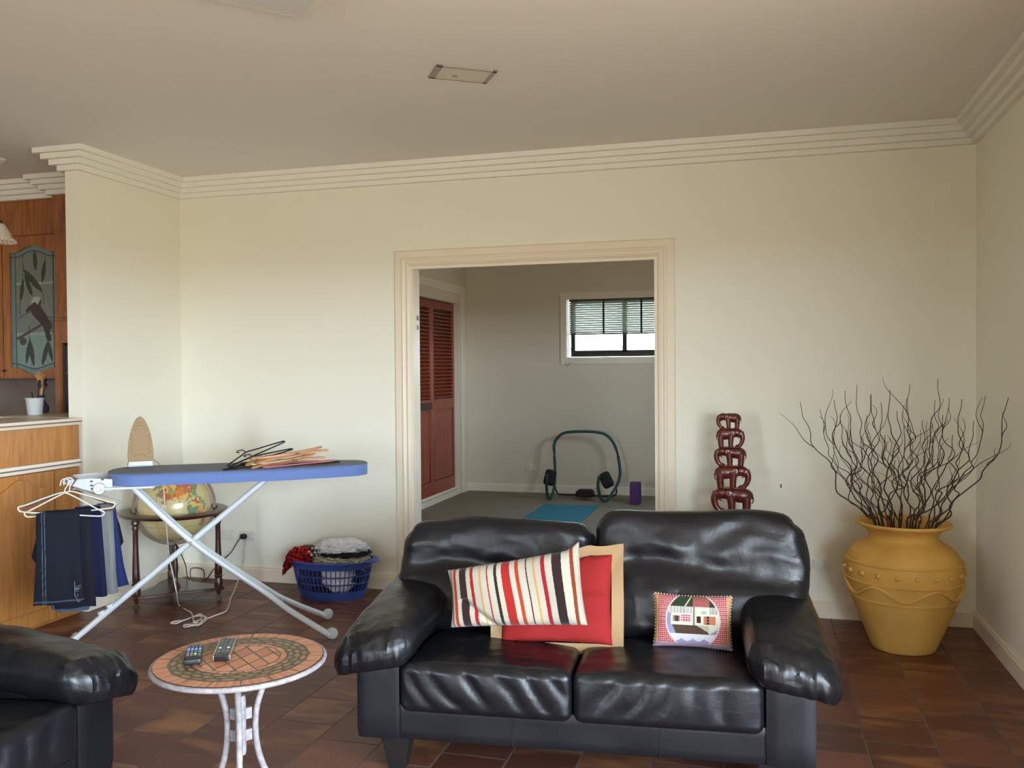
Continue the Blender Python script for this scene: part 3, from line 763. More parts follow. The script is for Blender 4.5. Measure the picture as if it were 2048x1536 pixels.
prof = [(0, 1, -.058), (0, 1.0, -.052), (0, 1.015, -.03), (0, 1.0, -.008), (0, .96, 0), (0, .5, .001), (0, 0, .0015), (0, -.5, .001), (0, -.96, 0), (0, -1, -.008), (0, -1.015, -.03), (0, -1.0, -.058), (0, -.5, -.050), (0, .5, -.050)]
def bf(i, j):
    u = us[i]; k, s_, z = prof[j]
    wob = .003*noise.noise((u*14, s_*3, 0))+.0025*noise.noise((u*60, s_, 3))*(z < -.02)
    return V((u, bw(u)*s_ + wob*(1 if s_ > 0 else -1)*(abs(s_) > .9), BT+z+wob*.6*(z < -.04)))
ids = [[mb.vert(bf(i, j)) for j in range(len(prof))] for i in range(len(us))]
for i in range(len(us)-1):
    for j in range(len(prof)):
        k = (j+1) % len(prof); mb.face((ids[i][j], ids[i+1][j], ids[i+1][k], ids[i][k]), 1 if 4 <= j <= 7 else 0)
mb.face(ids[0]); mb.face(ids[-1][::-1])
mb.build('padded_cover', [M_blue, M_bluetop], ib, ang=50)
# single rear leg, paired front legs
LV = -.05
l = MB(); l.tube([(.13, LV, .838), (-.26, LV, .520), (-.865, LV, .022)], .0155, 14); l.build('leg', M_whitemetal, ib)
l = MB(); l.tube([(-.865, LV-.20, .018), (-.865, LV+.20, .018)], .0155, 14); l.build('foot_bar', M_whitemetal, ib)
l = MB()
for x in (-.70, -.66): l.tube([(x, LV, .17+(x+.70)*.83), (x-.005, LV+.0, .185+(x+.70)*.83)], .018, 12)
l.build('leg_collar', M_whitemetal, ib)
M_capgrey = mat('grey_foot_cap', (.72, .74, .74), .4)
for s in (-1, 1):
    l = MB(); y0 = LV+s*.032; y1 = LV+s*.19
    l.tube(spline([(-.55, y0, .825), (-.26, y0, .520), (.10, LV+s*.045, .235), (.235, LV+s*.10, .135), (.43, y1, .018)], 6), .0155, 14); l.build('leg', M_whitemetal, ib)
    c_ = MB(); c_.M = Matrix.Translation((.44, y1-s*.0+.0, .028)) @ Matrix.Rotation(radians(90), 4, 'X') @ Matrix.Rotation(radians(20*s), 4, 'Y')
    c_.lathe([(.010, -.012), (.026, -.011), (.030, -.006), (.030, .006), (.024, .011), (.010, .012)], 24); c_.build('foot_wheel', M_capgrey, ib)
l = MB(); l.tube([(.19, LV-.085, .165), (.19, LV+.085, .165)], .004, 8); l.tube([(.15, LV-.07, .193), (.15, LV+.07, .193)], .004, 8); l.build('spreader_wire', M_whitemetal, ib)
l = MB(); l.tube([(-.26, LV-.060, .520), (-.26, LV+.060, .520)], .006, 10); l.build('pivot_bolt', M_metal, ib)
mb = MB(); mb.tube([(.13, -.12, .838), (.13, .10, .838)], .009, 10); mb.tube([(-.55, -.16, .832), (-.55, .16, .832)], .009, 10)
mb.box((-.60, -.12, .832), (.35, -.10, .840)); mb.box((-.60, .10, .832), (.35, .12, .840)); mb.build('under_frame', M_whitemetal, ib, bev=.001)
# iron rest: two tapering side plates joined by a bar, adjuster wheel and lever
for s in (-1, 1):
    p_ = MB(); p_.prism([(-.62, .872), (-.62, .815), (-.70, .812), (-.76, .830), (-.845, .860), (-.845, .874), (-.72, .880)], .0035, 'y', -.0035)
    o = p_.build('rest_side', M_whitemetal, ib, smooth=False, bev=.001, loc=(0, s*.13-.05, 0))
mb = MB(); mb.tube([(-.838, -.19, .868), (-.838, .09, .868)], .006, 10); mb.tube([(-.73, -.19, .85), (-.73, .09, .85)], .005, 10); mb.build('rest_bar', M_whitemetal, ib)
mb = MB()
for x, z in ((-.715, .865), (-.715, .845), (-.712, .828), (-.665, .872)): mb.box((x-.006, -.1845, z-.004), (x+.006, -.1835, z+.004))
mb.build('rest_slots', M_dark, ib, smooth=False)
mb = MB(); mb.M = Matrix.Translation((-.678, -.195, .828)) @ Matrix.Rotation(radians(90), 4, 'X'); mb.lathe([(.004, .014), (.012, .014), (.014, .010), (.026, .009), (.030, 0), (.030, -.008), (.004, -.008)], 28); mb.build('adjuster_wheel', M_white, ib)
mb = MB(); mb.box((-.67, -.215, .822), (-.43, -.195, .834)); mb.box((-.43, -.216, .820), (-.423, -.194, .836)); mb.build('height_lever', M_whitemetal, ib, smooth=False, bev=.003)

# ------------------------------------------------------------------ iron standing on its heel, soleplate to the camera
ic = thing('clothes_iron', 'white steam iron standing on its heel with a golden soleplate facing out', 'iron', (-3.20, -1.205, BT+.0015), radians(40))
def sole(n=16):
    R_ = []
    for k in range(n+1):
        t = k/n; z = .035+.235*t; R_.append((.064*(1-t**2.3)**.62+.003*(1-t)*0 + (.0 if t > 0 else 0), z))
    return R_
Rp = sole(); poly = [(-.052, .030), (.052, .030), (.060, .036)]+[(x, z) for x, z in Rp[1:-1]]+[(0, .272)]+[(-x, z) for x, z in Rp[1:-1][::-1]]+[(-.060, .036)]
M_sole = mat('gold_soleplate', (.47, .355, .15), .45, metal=.1)
MB().prism(poly, -.020, 'y', -.028).build('soleplate', M_sole, ic, ang=30, bev=.001)
h = MB(); hs = []
for k in range(5): hs += [(.038-.001*k*0, .075+.022*k), (-.038, .075+.022*k), (.046, .085+.022*k), (-.046, .085+.022*k)]
for k in range(7): a = pi*(k+.5)/7; hs.append((.030*cos(a), .052+.018*sin(a))); hs.append((.026*cos(a)*(1-.0), .19+.035*sin(a)))
for k in range(3): hs.append(((k-1)*.011, .235))
for x, z in hs:
    h.M = Matrix.Translation((x, -.0283, z)) @ Matrix.Rotation(radians(90), 4, 'X'); h.lathe([(.0026, 0), (.0026, .0004)], 8)
h.build('steam_holes', mat('soleplate_holes', (.26, .19, .08), .6), ic, smooth=False)
mb = MB()
def ibf(p, q):
    t = max(0, min(1, (p.z+.118)/.236)); k = (1-t**2.3)**.6 if t < 1 else 0
    p.x *= .12+.88*k; return p
mb.rbox((0, .006, .152), (.056, .030, .112), .02, 14, ibf); mb.build('body', M_white, ic)
mb = MB(); mb.rbox((0, .035, .022), (.062, .062, .022), .012, 8, lambda p, q: V((p.x*(1-.10*q.z), p.y, p.z))); mb.build('heel', M_white, ic)
mb = MB(); mb.tube(spline([(0, .07, .03), (0, .098, .07), (0, .10, .13), (0, .085, .18), (0, .035, .215)], 6), .014, 12); mb.build('handle', M_white, ic)
# its cord falls behind the board, coils on the floor and climbs to the power point
M_cordw = mat('white_cord', (.80, .76, .72), .6)
def at(px, py, Y=None, Z=None, X=None):
    d = fw + r2*((px-1024)/1764.4) - u2*((py-768)/1764.4)
    t = (Y-CAM.y)/d.y if Y is not None else (Z-CAM.z)/d.z if Z is not None else (X-CAM.x)/d.x
    return CAM+d*t
cw = [at(300, 915, Y=-1.02), at(320, 930, Y=-.86), at(326, 962, Y=-.92), at(331, 1030, Y=-.95), at(338, 1110, Y=-.97), at(346, 1150, Y=-1.0), at(353, 1185, Y=-1.02)]
fl = [(358, 1210), (375, 1221), (383, 1226), (388, 1243), (396, 1251), (405, 1240), (413, 1236), (402, 1248), (385, 1251), (370, 1254), (368, 1250), (380, 1249), (392, 1247), (404, 1233), (400, 1228), (385, 1234), (368, 1240), (350, 1243), (341, 1246), (352, 1247), (362, 1243), (376, 1238), (392, 1232), (410, 1233), (412, 1240), (400, 1246), (386, 1244), (408, 1239), (430, 1231), (452, 1222), (459, 1207), (461, 1196)]
cw += [at(x, y, Z=.006+.004*(k % 3)) for k, (x, y) in enumerate(fl)]
cw += [at(467, 1185, Y=-.40), at(478, 1155, Y=-.16), at(487, 1125, Y=-.06), at(490, 1095, Y=-.035), at(493, 1080, Y=-.035), at(500, 1073, Y=-.02)]
mb = MB(); mb.tube(spline(cw, 5), .0038, 8)
o = mb.build('power_cord', M_cordw); 
bpy.context.view_layer.update(); o.parent = ic; o.matrix_parent_inverse = ic.matrix_world.inverted()
mb = MB(); mb.rbox((0, 0, 0), (.016, .018, .014), .008, 5); o = mb.build('plug', M_white, loc=at(500, 1072, Y=-.032)); o.parent = ic; o.matrix_parent_inverse = ic.matrix_world.inverted()

# ------------------------------------------------------------------ globe on a floor stand
GC = V((-3.455, -.585, 0)); GZ = .585; GR = .215
gl = thing('floor_globe', 'large antique-coloured globe in a dark wooden three-legged floor stand', 'globe', GC, radians(36.9))
LAND = [lin(c) for c in ((.80, .52, .25), (.72, .36, .20), (.52, .60, .36), (.85, .66, .42), (.78, .44, .38), (.42, .58, .45), (.84, .72, .40))]
SEA = lin((.80, .73, .52))
def gcol(p):
    d = (p-V((0, 0, 0))).normalized()
    lon, lat = atan2(d.x, -d.y), math.asin(max(-1, min(1, d.z)))     # lon 0 faces the room
    n1 = .16*fbm(d*3.1+V((5, 2, 1)), 4)
    la, lo = lat, lon
    land = max(1-((lo-.10)/.85)**2-((la-.62)/.50)**2, .9-((lo-.62)/.38)**2-((la-.05)/.42)**2*1.1,      # Asia and its southern lobe
               .6-((lo+.28)/.22)**2-((la-.22)/.2)**2, .7-((lo-.95)/.25)**2-((la+.42)/.22)**2*1.0, .3-((lo-2.6)/.6)**2-(la/.9)**2)
    if land+n1*2.2 > .42:
        best = None
        c = V((floor(d.x*7), floor(d.y*7), floor(d.z*7)))
        q = d*5.2+V((noise.noise(d*7), noise.noise(d*7+V((9, 0, 0))), noise.noise(d*7+V((0, 9, 0)))))*.7
        dd, pts = noise.voronoi(q)
        if dd[1]-dd[0] < .04: return lin((.62, .42, .28))
        h = int(abs(sin(pts[0].x*12.9+pts[0].y*78.2+pts[0].z*37.7)*43758)) % 7
        return LAND[h]
    if land+n1*2.2 > .36: return lin((.35, .55, .45))
    if min(abs((lon*180/pi) % 30), abs((lat*180/pi) % 30)) < .7: return lin((.70, .62, .42))
    v = .05*fbm(d*6, 3); return tuple(c*(1+v) for c in SEA)
M_globe = mat('globe_paper', None, .25, attr=True, coat=.4)
g = MB(); g.ball((0, 0, 0), GR, 220, 120); g.build('sphere', M_globe, gl, col=gcol, loc=(0, 0, GZ), rot=(0, 0, 0))
M_merid = mat('meridian_bronze', (.33, .27, .20), .4, metal=.5)
mb = MB(); N_ = 72
def ringband(mb, R0, R1, h, N_, M):
    mb.M = M; pr_ = [(R0, -h), (R1, -h), (R1, h), (R0, h)]
    ids = [[mb.vert((a*cos(2*pi*k/N_), a*sin(2*pi*k/N_), b)) for a, b in pr_] for k in range(N_)]
    for k in range(N_):
        for j in range(4): mb.face((ids[k][j], ids[(k+1) % N_][j], ids[(k+1) % N_][(j+1) % 4], ids[k][(j+1) % 4]))
ringband(mb, GR+.006, GR+.026, .005, N_, Matrix.Translation((0, 0, GZ)) @ Matrix.Rotation(radians(90), 4, 'X'))
mb.build('meridian_ring', M_merid, gl)
mb = MB()
pr_ = [(GR+.034, -.006), (GR+.036, -.012), (GR+.085, -.012), (GR+.098, -.004), (GR+.102, .004), (GR+.094, .010), (GR+.085, .013), (GR+.036, .013)]
ids = [[mb.vert((a*cos(2*pi*k/N_), a*sin(2*pi*k/N_), GZ-.035+b)) for a, b in pr_] for k in range(N_)]
for k in range(N_):
    for j in range(8): mb.face((ids[k][j], ids[(k+1) % N_][j], ids[(k+1) % N_][(j+1) % 8], ids[k][(j+1) % 8]))
mb.build('horizon_ring', M_walnut, gl)
LG = [(215, .265), (-22, .265), (95, .255)]
for a0, r_ in LG:
    x, y = r_*cos(radians(a0)), r_*sin(radians(a0))
    pf = [(.018, GZ-.047), (.024, GZ-.06), (.024, GZ-.075), (.015, GZ-.085), (.020, GZ-.10), (.015, GZ-.115), (.016, .36), (.021, .22), (.023, .17), (.020, .165), (.026, .155), (.020, .145), (.024, .13), (.026, .11), (.024, .07), (.012, .055), (.010, .04)]
    l = MB(); l.lathe(pf[::-1], 16, (x, y)); lg = l.build('leg', M_walnut, gl)
    c_ = MB(); c_.M = Matrix.Translation((x, y, .018)) @ Matrix.Rotation(radians(a0), 4, 'Z') @ Matrix.Rotation(radians(90), 4, 'X'); c_.lathe([(.004, -.009), (.017, -.009), (.018, 0), (.017, .009), (.004, .009)], 18); c_.M = Matrix.Identity(4); c_.tube([(x, y, .018), (x, y, .045)], .005, 6)
    c_.build('caster', M_merid, lg)
mb = MB(); poly = []
for i in range(3):
    a, r_ = LG[i]; b, r2_ = LG[(i+1) % 3]
    if b < a: b += 360
    for k in range(11):
        t = k/10; ang = radians(a+(b-a)*t); rr = (r_+.035)*(1-.52*sin(pi*t)**.8)
        poly.append((rr*cos(ang), rr*sin(ang)))
mb.prism(poly, .088, 'z', .068); mb.build('base_platform', M_walnut, gl, bev=.004)
mb = MB(); mb.lathe([(.030, .088), (.026, .10), (.014, .12), (.014, .16), (.019, .20), (.014, .24), (.012, .30), (.018, .33), (.014, GZ-GR-.028)], 18); mb.build('center_post', M_walnut, gl)
ck = [at(350, 1088, Y=-.62), at(357, 1095, Y=-.58), at(362, 1108, Y=-.53), at(371, 1130, Y=-.46), at(374, 1150, Y=-.38), at(382, 1163, Y=-.30), at(395, 1172, Z=.006), at(404, 1166, Z=.008), at(409, 1152, Y=-.05), at(406, 1140, Y=-.045), at(395, 1136, Y=-.045), at(382, 1138, Y=-.05), at(381, 1152, Y=-.12), at(388, 1163, Z=.02), at(400, 1165, Z=.006), at(415, 1156, Y=-.04), at(424, 1143, Y=-.035), at(432, 1134, Y=-.035), at(446, 1120, Y=-.035), at(462, 1105, Y=-.04), at(474, 1086, Y=-.045), at(480, 1077, Y=-.045), at(486, 1073, Y=-.03)]
o = MB().tube(spline(ck, 6), .0030, 8).build('power_cord', mat('black_cord', (.10, .09, .08), .5)); o.parent = gl; bpy.context.view_layer.update(); o.matrix_parent_inverse = gl.matrix_world.inverted()
o = MB().rbox((0, 0, 0), (.019, .020, .017), .010, 5).build('plug', M_black, loc=at(487, 1073, Y=-.031)); o.parent = gl; o.matrix_parent_inverse = gl.matrix_world.inverted()

# ------------------------------------------------------------------ laundry basket and washing
KB = V((-2.575, -.235, 0)); M_kb = mat('blue_basket_plastic', (.22, .31, .60), .35)
kb = thing('laundry_basket', 'blue plastic laundry basket with slotted sides heaped with washing', 'laundry basket', KB, radians(4))
def kr(z):                                     # oval half axes at height
    t = z/.235; s_ = .76+.24*t**.8
    return .262*s_, .178*s_
def oval(z, n=72, off=0):
    a, b = kr(z); return [((a+off)*cos(2*pi*k/n), (b+off)*sin(2*pi*k/n), z) for k in range(n)]
mb = MB()
def wall(z0, z1, steps=3, off=0):
    ids = [[mb.vert(p) for p in oval(z0+(z1-z0)*i/steps, 72, off)] for i in range(steps+1)]
    ins = [[mb.vert(p) for p in oval(z0+(z1-z0)*i/steps, 72, off-.004)] for i in range(steps+1)]
    for i in range(steps):
        for k in range(72):
            q = (k+1) % 72; mb.face((ids[i][k], ids[i][q], ids[i+1][q], ids[i+1][k])); mb.face((ins[i][k], ins[i+1][k], ins[i+1][q], ins[i][q]))
    for k in range(72):
        q = (k+1) % 72; mb.face((ids[0][k], ins[0][k], ins[0][q], ids[0][q])); mb.face((ids[-1][k], ids[-1][q], ins[-1][q], ins[-1][k]))
wall(0.0, .052); wall(.095, .103, 1); wall(.142, .150, 1); wall(.190, .235)
mb.face([mb.vert(p) for p in oval(.004, 72, -.002)])
NS = 52
for k in range(NS):
    for (z0, z1) in ((.05, .097), (.101, .144), (.148, .192)):
        pts = []
        for z in (z0, (z0+z1)/2, z1):
            a, b = kr(z); th = 2*pi*k/NS; pts.append((a*cos(th)-.002*cos(th), b*sin(th)-.002*sin(th), z))
        mb.tube(pts, .0031, 6, caps=False)
mb.build('tub', M_kb, kb)
mb = MB(); mb.tube([(x, y, .232) for x, y, z in oval(.235, 72, .004)], .0075, 10, closed=True); mb.build('rim', M_kb, kb)
for s in (-1, 1):
    mb = MB()
    def hf(u, v): 
        a, b = kr(.235); th = (u-.5)*1.15; x = s*((a+.002)*cos(th)+.045*v*cos(th*1.4)); y = (b+.002)*sin(th)*(1-.15*v)
        return V((x, y, .232+.020*v-.026*v**4))
    mb.grid(16, 8, hf); o = mb.build('handle', M_kb, kb); sm = o.modifiers.new('thick', 'SOLIDIFY'); sm.thickness = .004

def cloth(name, label, c, r, seed, matl, col=None, amp=.35, freq=1.0, rz=0, fn=None, nu=90, nv=60, cat='clothing', grp=None):
    mb = MB(); r = V(r)
    def f(p, d):
        q = d*2.1*freq+V((seed*3.7, seed*1.3, seed))
        h = abs(fbm(q, 3))*1.0; k = 1+amp*(.35-h) + amp*.35*fbm(q*2.7, 3)
        p = V((d.x*r.x*k, d.y*r.y*k, d.z*r.z*(k+amp*.3*sin(d.x*7+seed)*cos(d.y*5))))
        return fn(p, d) if fn else p
    mb.ball((0, 0, 0), 1, nu, nv, f)
    o = mb.build(name, matl, None, ang=60, col=col); o.location = c; o.rotation_euler = (0, 0, rz)
    return tag(o, label, cat, grp)
M_fab = mat('washing_cloth', None, .9, attr=True, bump=(350, .001), spec=.2)
def plain(c):
    L_ = lin(c); return lambda p: L_
def check(p):
    a, b = (p.x*38+p.y*10) % 1 < .5, (p.z*38+p.x*12) % 1 < .5
    return lin((.16, .05, .06)) if a and b else lin((.80, .14, .14)) if not (a or b) else lin((.50, .09, .10))
def bwstripe(p): return lin((.12, .12, .13)) if (p.x*40+p.z*25) % 1 < .5 else lin((.80, .80, .76))
def floral(p):
    n = noise.noise(p*60); return lin((.52, .55, .40)) if n > .35 else lin((.35, .33, .25)) if n < -.45 else lin((.76, .73, .66))
kx, ky = KB.x, KB.y
cloth('shirt', 'red and black checked shirt spilling over the left end of the blue basket', (kx-.185, ky-.06, .255), (.125, .085, .042), 3, M_fab, check, .5, 1.2, radians(6), lambda p, d: p+V((.02*max(0,-p.x-.055)/.07, 0, -1.3*max(0, -p.x-.055))))
cloth('shirt', 'black and white striped top bunched behind the red checked shirt', (kx-.075, ky-.02, .268), (.06, .08, .042), 8, M_fab, bwstripe, .5, 1.3)
cloth('shirt', 'white shirt crumpled on top of the washing in the blue basket', (kx+.060, ky+.01, .303), (.155, .105, .052), 12, M_fab, plain((.84, .83, .84)), .36, 1.0, radians(8))
cloth('trousers', 'black garment folded under the white shirt in the basket', (kx+.085, ky-.0, .272), (.155, .125, .020), 17, M_fab, plain((.12, .12, .13)), .3, 1.2, radians(10))
cloth('shirt', 'beige patterned shirt at the front rim of the blue basket', (kx+.070, ky-.035, .243), (.165, .118, .030), 23, M_fab, floral, .45, 1.6, radians(4))
cloth('jeans', 'dark grey garment corner poking up at the back left of the basket', (kx-.19, ky+.045, .262), (.075, .05, .030), 29, M_fab, plain((.30, .31, .34)), .5, 1.3)
def inside(label, c, r, s_, cc): cloth('garment', label, c, r, s_, M_fab, plain(cc), .25, 1.5, nu=48, nv=30)
inside('navy garment seen through the left slots of the basket', (kx-.10, ky-.03, .115), (.105, .105, .095), 31, (.17, .19, .27))
inside('white garment seen through the middle slots of the basket', (kx+.065, ky-.045, .13), (.105, .095, .095), 37, (.88, .88, .92))
inside('dark blue garment seen through the right slots of the basket', (kx+.125, ky+.02, .125), (.075, .095, .040), 41, (.16, .22, .36))
inside('black garment low in the front of the basket', (kx-.02, ky-.06, .06), (.11, .07, .045), 43, (.13, .13, .15))

# ------------------------------------------------------------------ yellow pot with willow branches
PX, PY = .683, -.452
pot = thing('clay_pot', 'tall yellow ochre clay pot with raised bands, in the right corner', 'pot', (PX, PY, 0))
M_pot = mat('ochre_clay', (.83, .65, .33), .8, bump=(150, .001), var=(7, .10), spec=.3)
pp = [(.05, 0), (.135, 0), (.150, .008), (.168, .05), (.200, .13), (.232, .21), (.256, .29), (.270, .35), (.275, .40), (.268, .44), (.245, .485), (.212, .515), (.178, .535), (.163, .548), (.160, .562), (.168, .580), (.188, .598), (.212, .610), (.222, .618), (.223, .626), (.216, .630), (.202, .626), (.165, .600), (.145, .57), (.15, .54), (.22, .46), (.24, .38), (.20, .20), (.12, .03), (.02, .03)]
sp_ = spline([(r, 0, z) for r, z in pp[:21]], 3)
MB().lathe([(p.x, p.z) for p in sp_]+pp[21:], 96).build('body', M_pot, pot, ang=60)
def pr_at(z):
    for p0, p1 in zip(sp_[4:], sp_[5:]):
        if p0.z <= z <= p1.z: return p0.x+(p1.x-p0.x)*(z-p0.z)/max(1e-6, p1.z-p0.z)
    return .27
for z in (.442, .352, .262):
    mb = MB(); rr = pr_at(z)+.002; mb.tube([(rr*cos(2*pi*k/90), rr*sin(2*pi*k/90), z) for k in range(90)], .0055, 8, closed=True); mb.build('raised_band', M_pot, pot)
mb = MB(); pts = []
for k in range(180):
    th = 2*pi*k/180; z = .312+.028*sin(th*6+2.2); rr = pr_at(z)+.003; pts.append((rr*cos(th), rr*sin(th), z))
mb.tube(pts, .0085, 8, closed=True); mb.build('wavy_band', M_pot, pot)
mb = MB()
for k in range(20):
    th = 2*pi*k/20+.08; z = .398; rr = pr_at(z)+.002
    mb.ball((rr*cos(th), rr*sin(th), z), (.0115, .0115, .0115), 14, 9)
mb.build('knobs', M_pot, pot)
M_twig = mat('willow_bark', (.23, .18, .14), .8, bump=(200, .001))
tips = [(1600, 803, -.40), (1668, 800, -.5), (1640, 818, -.3), (1690, 782, -.35), (1714, 770, -.42), (1742, 788, -.5), (1741, 790, -.38), (1780, 780, -.3), (1794, 822, -.55), (1820, 768, -.40), (1815, 795, -.3),
        (1876, 757, -.45), (1898, 795, -.35), (1924, 798, -.6), (1971, 792, -.7), (2017, 795, -.86), (1870, 800, -.5), (1845, 840, -.35), (1733, 830, -.3), (1700, 860, -.5), (1770, 870, -.4), (1905, 870, -.6), (1938, 900, -.7), (1860, 880, -.3), (1820, 890, -.6), (1722, 900, -.35),
        (1790, 920, -.5), (1680, 830, -.6), (1762, 805, -.55), (1886, 830, -.3), (1664, 870, -.45), (1885, 905, -.5), (1948, 842, -.65), (1808, 850, -.3), (1850, 930, -.62), (1745, 940, -.3)]
rnd = random.Random(11)
TIPL = {0: 'thin willow branch reaching furthest left out of the yellow pot', 11: 'willow branch standing tallest in the yellow pot', 15: 'willow branch reaching furthest right over the corner from the yellow pot'}
for i, (tx, ty, tY) in enumerate(tips):
    tip = at(tx, ty, Y=tY); a0 = rnd.uniform(0, 2*pi); r0 = .09*sqrt(rnd.random())
    base = V((PX+r0*cos(a0), PY+r0*sin(a0), .10)); side = (tip.x-PX)
    neck = V((PX+max(-.128, min(.128, side*.42+rnd.uniform(-.03, .03))), PY+max(-.08, min(.08, (tip.y-PY)*.4+rnd.uniform(-.05, .05))), .60))
    L_ = (tip-neck).length; pts = [base, neck]
    f1, f2, f3, ph = rnd.uniform(2.2, 3.4), rnd.uniform(4.5, 6.5), rnd.uniform(9, 13), rnd.uniform(0, 6)
    n_ = 15
    bow = V((side*.30, (tip.y-PY)*.2, 0))
    for k in range(1, n_+1):
        t = k/n_; p = neck.lerp(tip, t)+bow*sin(pi*t)*.45
        A = .040*sin(pi*min(1, t*1.05))
        p += V((A*(sin(f1*t*pi+ph)*.6+.45*sin(f2*t*pi+ph*2)+.22*sin(f3*t*pi+ph)), A*(.6*sin(f1*t*pi+ph+2)+.4*sin(f2*t*pi+1)), .25*A*sin(f2*t*pi)))
        p.x = min(p.x, XR-.015); p.y = min(p.y, -.02)
        pts.append(p)
    R0 = rnd.uniform(.0027, .0043)
    mb = MB(); sp2 = spline(pts, 4); mb.tube(sp2, lambda t: R0*(1-.72*t)+.0004, 6)
    for _ in range(rnd.choice((1, 2, 2, 3))):             # side twigs belong to their branch
        j = rnd.randint(int(len(sp2)*.35), int(len(sp2)*.8)); s0 = sp2[j]; d0 = (sp2[j+1]-s0).normalized()
        dr = V((rnd.uniform(-1, 1), rnd.uniform(-.6, .6), .3)).normalized(); ln = rnd.uniform(.10, .24); q = [s0]; ph2 = rnd.uniform(0, 6)
        for k in range(1, 7):
            t = k/6; z_ = s0+d0*ln*t*.9+dr*ln*(.38*t-.15*t*t)+V((.012*sin(6*t+ph2), 0, 0)); z_.x = min(z_.x, XR-.012); z_.y = min(z_.y, -.015); q.append(z_)
        mb.tube(spline(q, 3), lambda t: .0019*(1-.7*t)+.0003, 5)
    o = mb.build('willow_branch', M_twig)
    if i in TIPL: tag(o, TIPL[i], 'branch')
    else: tag(o, 'dry curly willow branch standing among the others in the yellow pot', 'branch', 'willow branches in the yellow pot')

# ------------------------------------------------------------------ elephant carving on a side table behind the sofa
EX, EY = -.148, -.30; EB = .618
ec = thing('elephant_carving', 'tower of five reddish wooden elephants stacked trunk to tail, behind the sofa', 'carving', (EX, EY, EB), radians(0))
def elephant(x0, z0, L_, h_, face, nm):
    """face=-1 looks left"""
    e = MB(); s = face
    def P(a, b): return (x0+s*a*L_, b*h_)
    def E(c, r, **k): e.ball((x0+s*c[0]*L_, c[1]*L_, z0+c[2]*h_), (r[0]*L_, r[1]*L_, r[2]*h_), 20, 14)
    def T(pts, r0, r1): e.tube(spline([(x0+s*a*L_, b*L_, z0+c*h_) for a, b, c in pts], 5), lambda t: (r0+(r1-r0)*t)*L_, 12)
    E((-.20, 0, .70), (.30, .18, .30)); E((0, 0, .73), (.28, .17, .27)); E((.25, 0, .77), (.20, .14, .23)); E((.36, 0, .72), (.12, .11, .22))
    T([(.40, 0, .80), (.46, 0, .55), (.44, 0, .32), (.37, 0, .14), (.27, 0, .06), (.22, 0, .14)], .105, .050)        # trunk curls back
    for y in (-.085, .085):
        T([(.06, y, .70), (.03, y, .35), (.03, y, .02)], .115, .085); T([(-.33, y, .66), (-.34, y, .35), (-.32, y, .02)], .125, .092)
        e.ball((x0+s*.10*L_, y*1.75*L_, z0+.74*h_), (.10*L_, .022*L_, .19*h_), 16, 10)
        T([(.35, y*.7, .60), (.32, y*.9, .50), (.25, y*.9, .47)], .020, .008)
    T([(-.48, 0, .72), (-.50, 0, .5), (-.46, 0, .36)], .022, .016)
    e.rbox((x0, 0, z0+.02*h_), (.40*L_, .15*L_, .035*h_), .02*h_, 4)
    o = e.build(nm, M_rose, ec, ang=180)
    rm = o.modifiers.new('join', 'REMESH'); rm.mode = 'VOXEL'; rm.voxel_size = .0024; rm.use_smooth_shade = True
    sm = o.modifiers.new('soft', 'SMOOTH'); sm.factor = .5; sm.iterations = 3
    return o
PXM = 7.31; zc = 1440
for k, (xa, xb, zt, zb, f_) in enumerate(((225, 750, 1110, 1440, -1), (250, 702, 808, 1112, 1), (260, 660, 555, 810, -1), (275, 628, 298, 556, 1), (288, 596, 92, 300, -1))):
    sc_ = 1/PXM/1764.4*5.13
    elephant(((xa+xb)/2-484)*sc_, (1440-zb)*sc_, (xb-xa)*sc_*1.02, (zt-zb)*-sc_*1.04, f_, 'elephant')
MB().rbox((.005, 0, -.012), (.095, .045, .014), .006, 5).build('base', M_rose, ec)
st_ = thing('side_table', 'small dark wooden stand carrying the elephant carving behind the sofa', 'side table', (EX, EY, 0))
MB().rbox((0, 0, EB-.026-.014), (.19, .17, .014), .006, 4).build('table_top', M_walnut, st_)
for x in (-.16, .16):
    for y in (-.14, .14): MB().box((x-.016, y-.016, 0), (x+.016, y+.016, EB-.054)).build('leg', M_walnut, st_, smooth=False, bev=.003)
MB().box((-.16, -.14, .16), (.16, .14, .175)).build('shelf', M_walnut, st_, smooth=False, bev=.003)

# ------------------------------------------------------------------ hangers and trousers on the iron rest
HA = V((-3.262, -1.640, 0)); ua = V((cos(BA), sin(BA), 0)); va = V((-sin(BA), cos(BA), 0))
HM = Matrix.Translation(HA) @ Matrix.Rotation(BA, 4, 'Z')
HZ = .878
def tri_hanger(w_=.20, r=.0035, drop=.13, bar=True):
    mb = MB()
    hk = [(-.022, 0, -.022)]+[(.020*cos(a), 0, -.008+.020*sin(a)) for a in [radians(200-22*k) for k in range(10)]]+[(.006, 0, -.030), (0, 0, -.055)]
    mb.tube(spline(hk, 3), r*.8, 8)
    b = [(0, 0, -.055), (.05, 0, -.072), (w_-.03, 0, -drop+.006), (w_, 0, -drop-.006), (w_-.004, 0, -drop-.022), (w_-.03, 0, -drop-.028), (0, 0, -drop-.028), (-w_+.03, 0, -drop-.028), (-w_+.004, 0, -drop-.022), (-w_, 0, -drop-.006), (-w_+.03, 0, -drop+.006), (-.05, 0, -.072)]
    mb.tube(spline(b, 4, True), r, 8, closed=True); return mb
def put(o, v, z, yaw=0, tilt=0, s=0):
    o.matrix_world = HM @ Matrix.Translation((s, v, z)) @ Matrix.Rotation(radians(yaw), 4, 'Z') @ Matrix.Rotation(radians(tilt), 4, 'Y'); return o
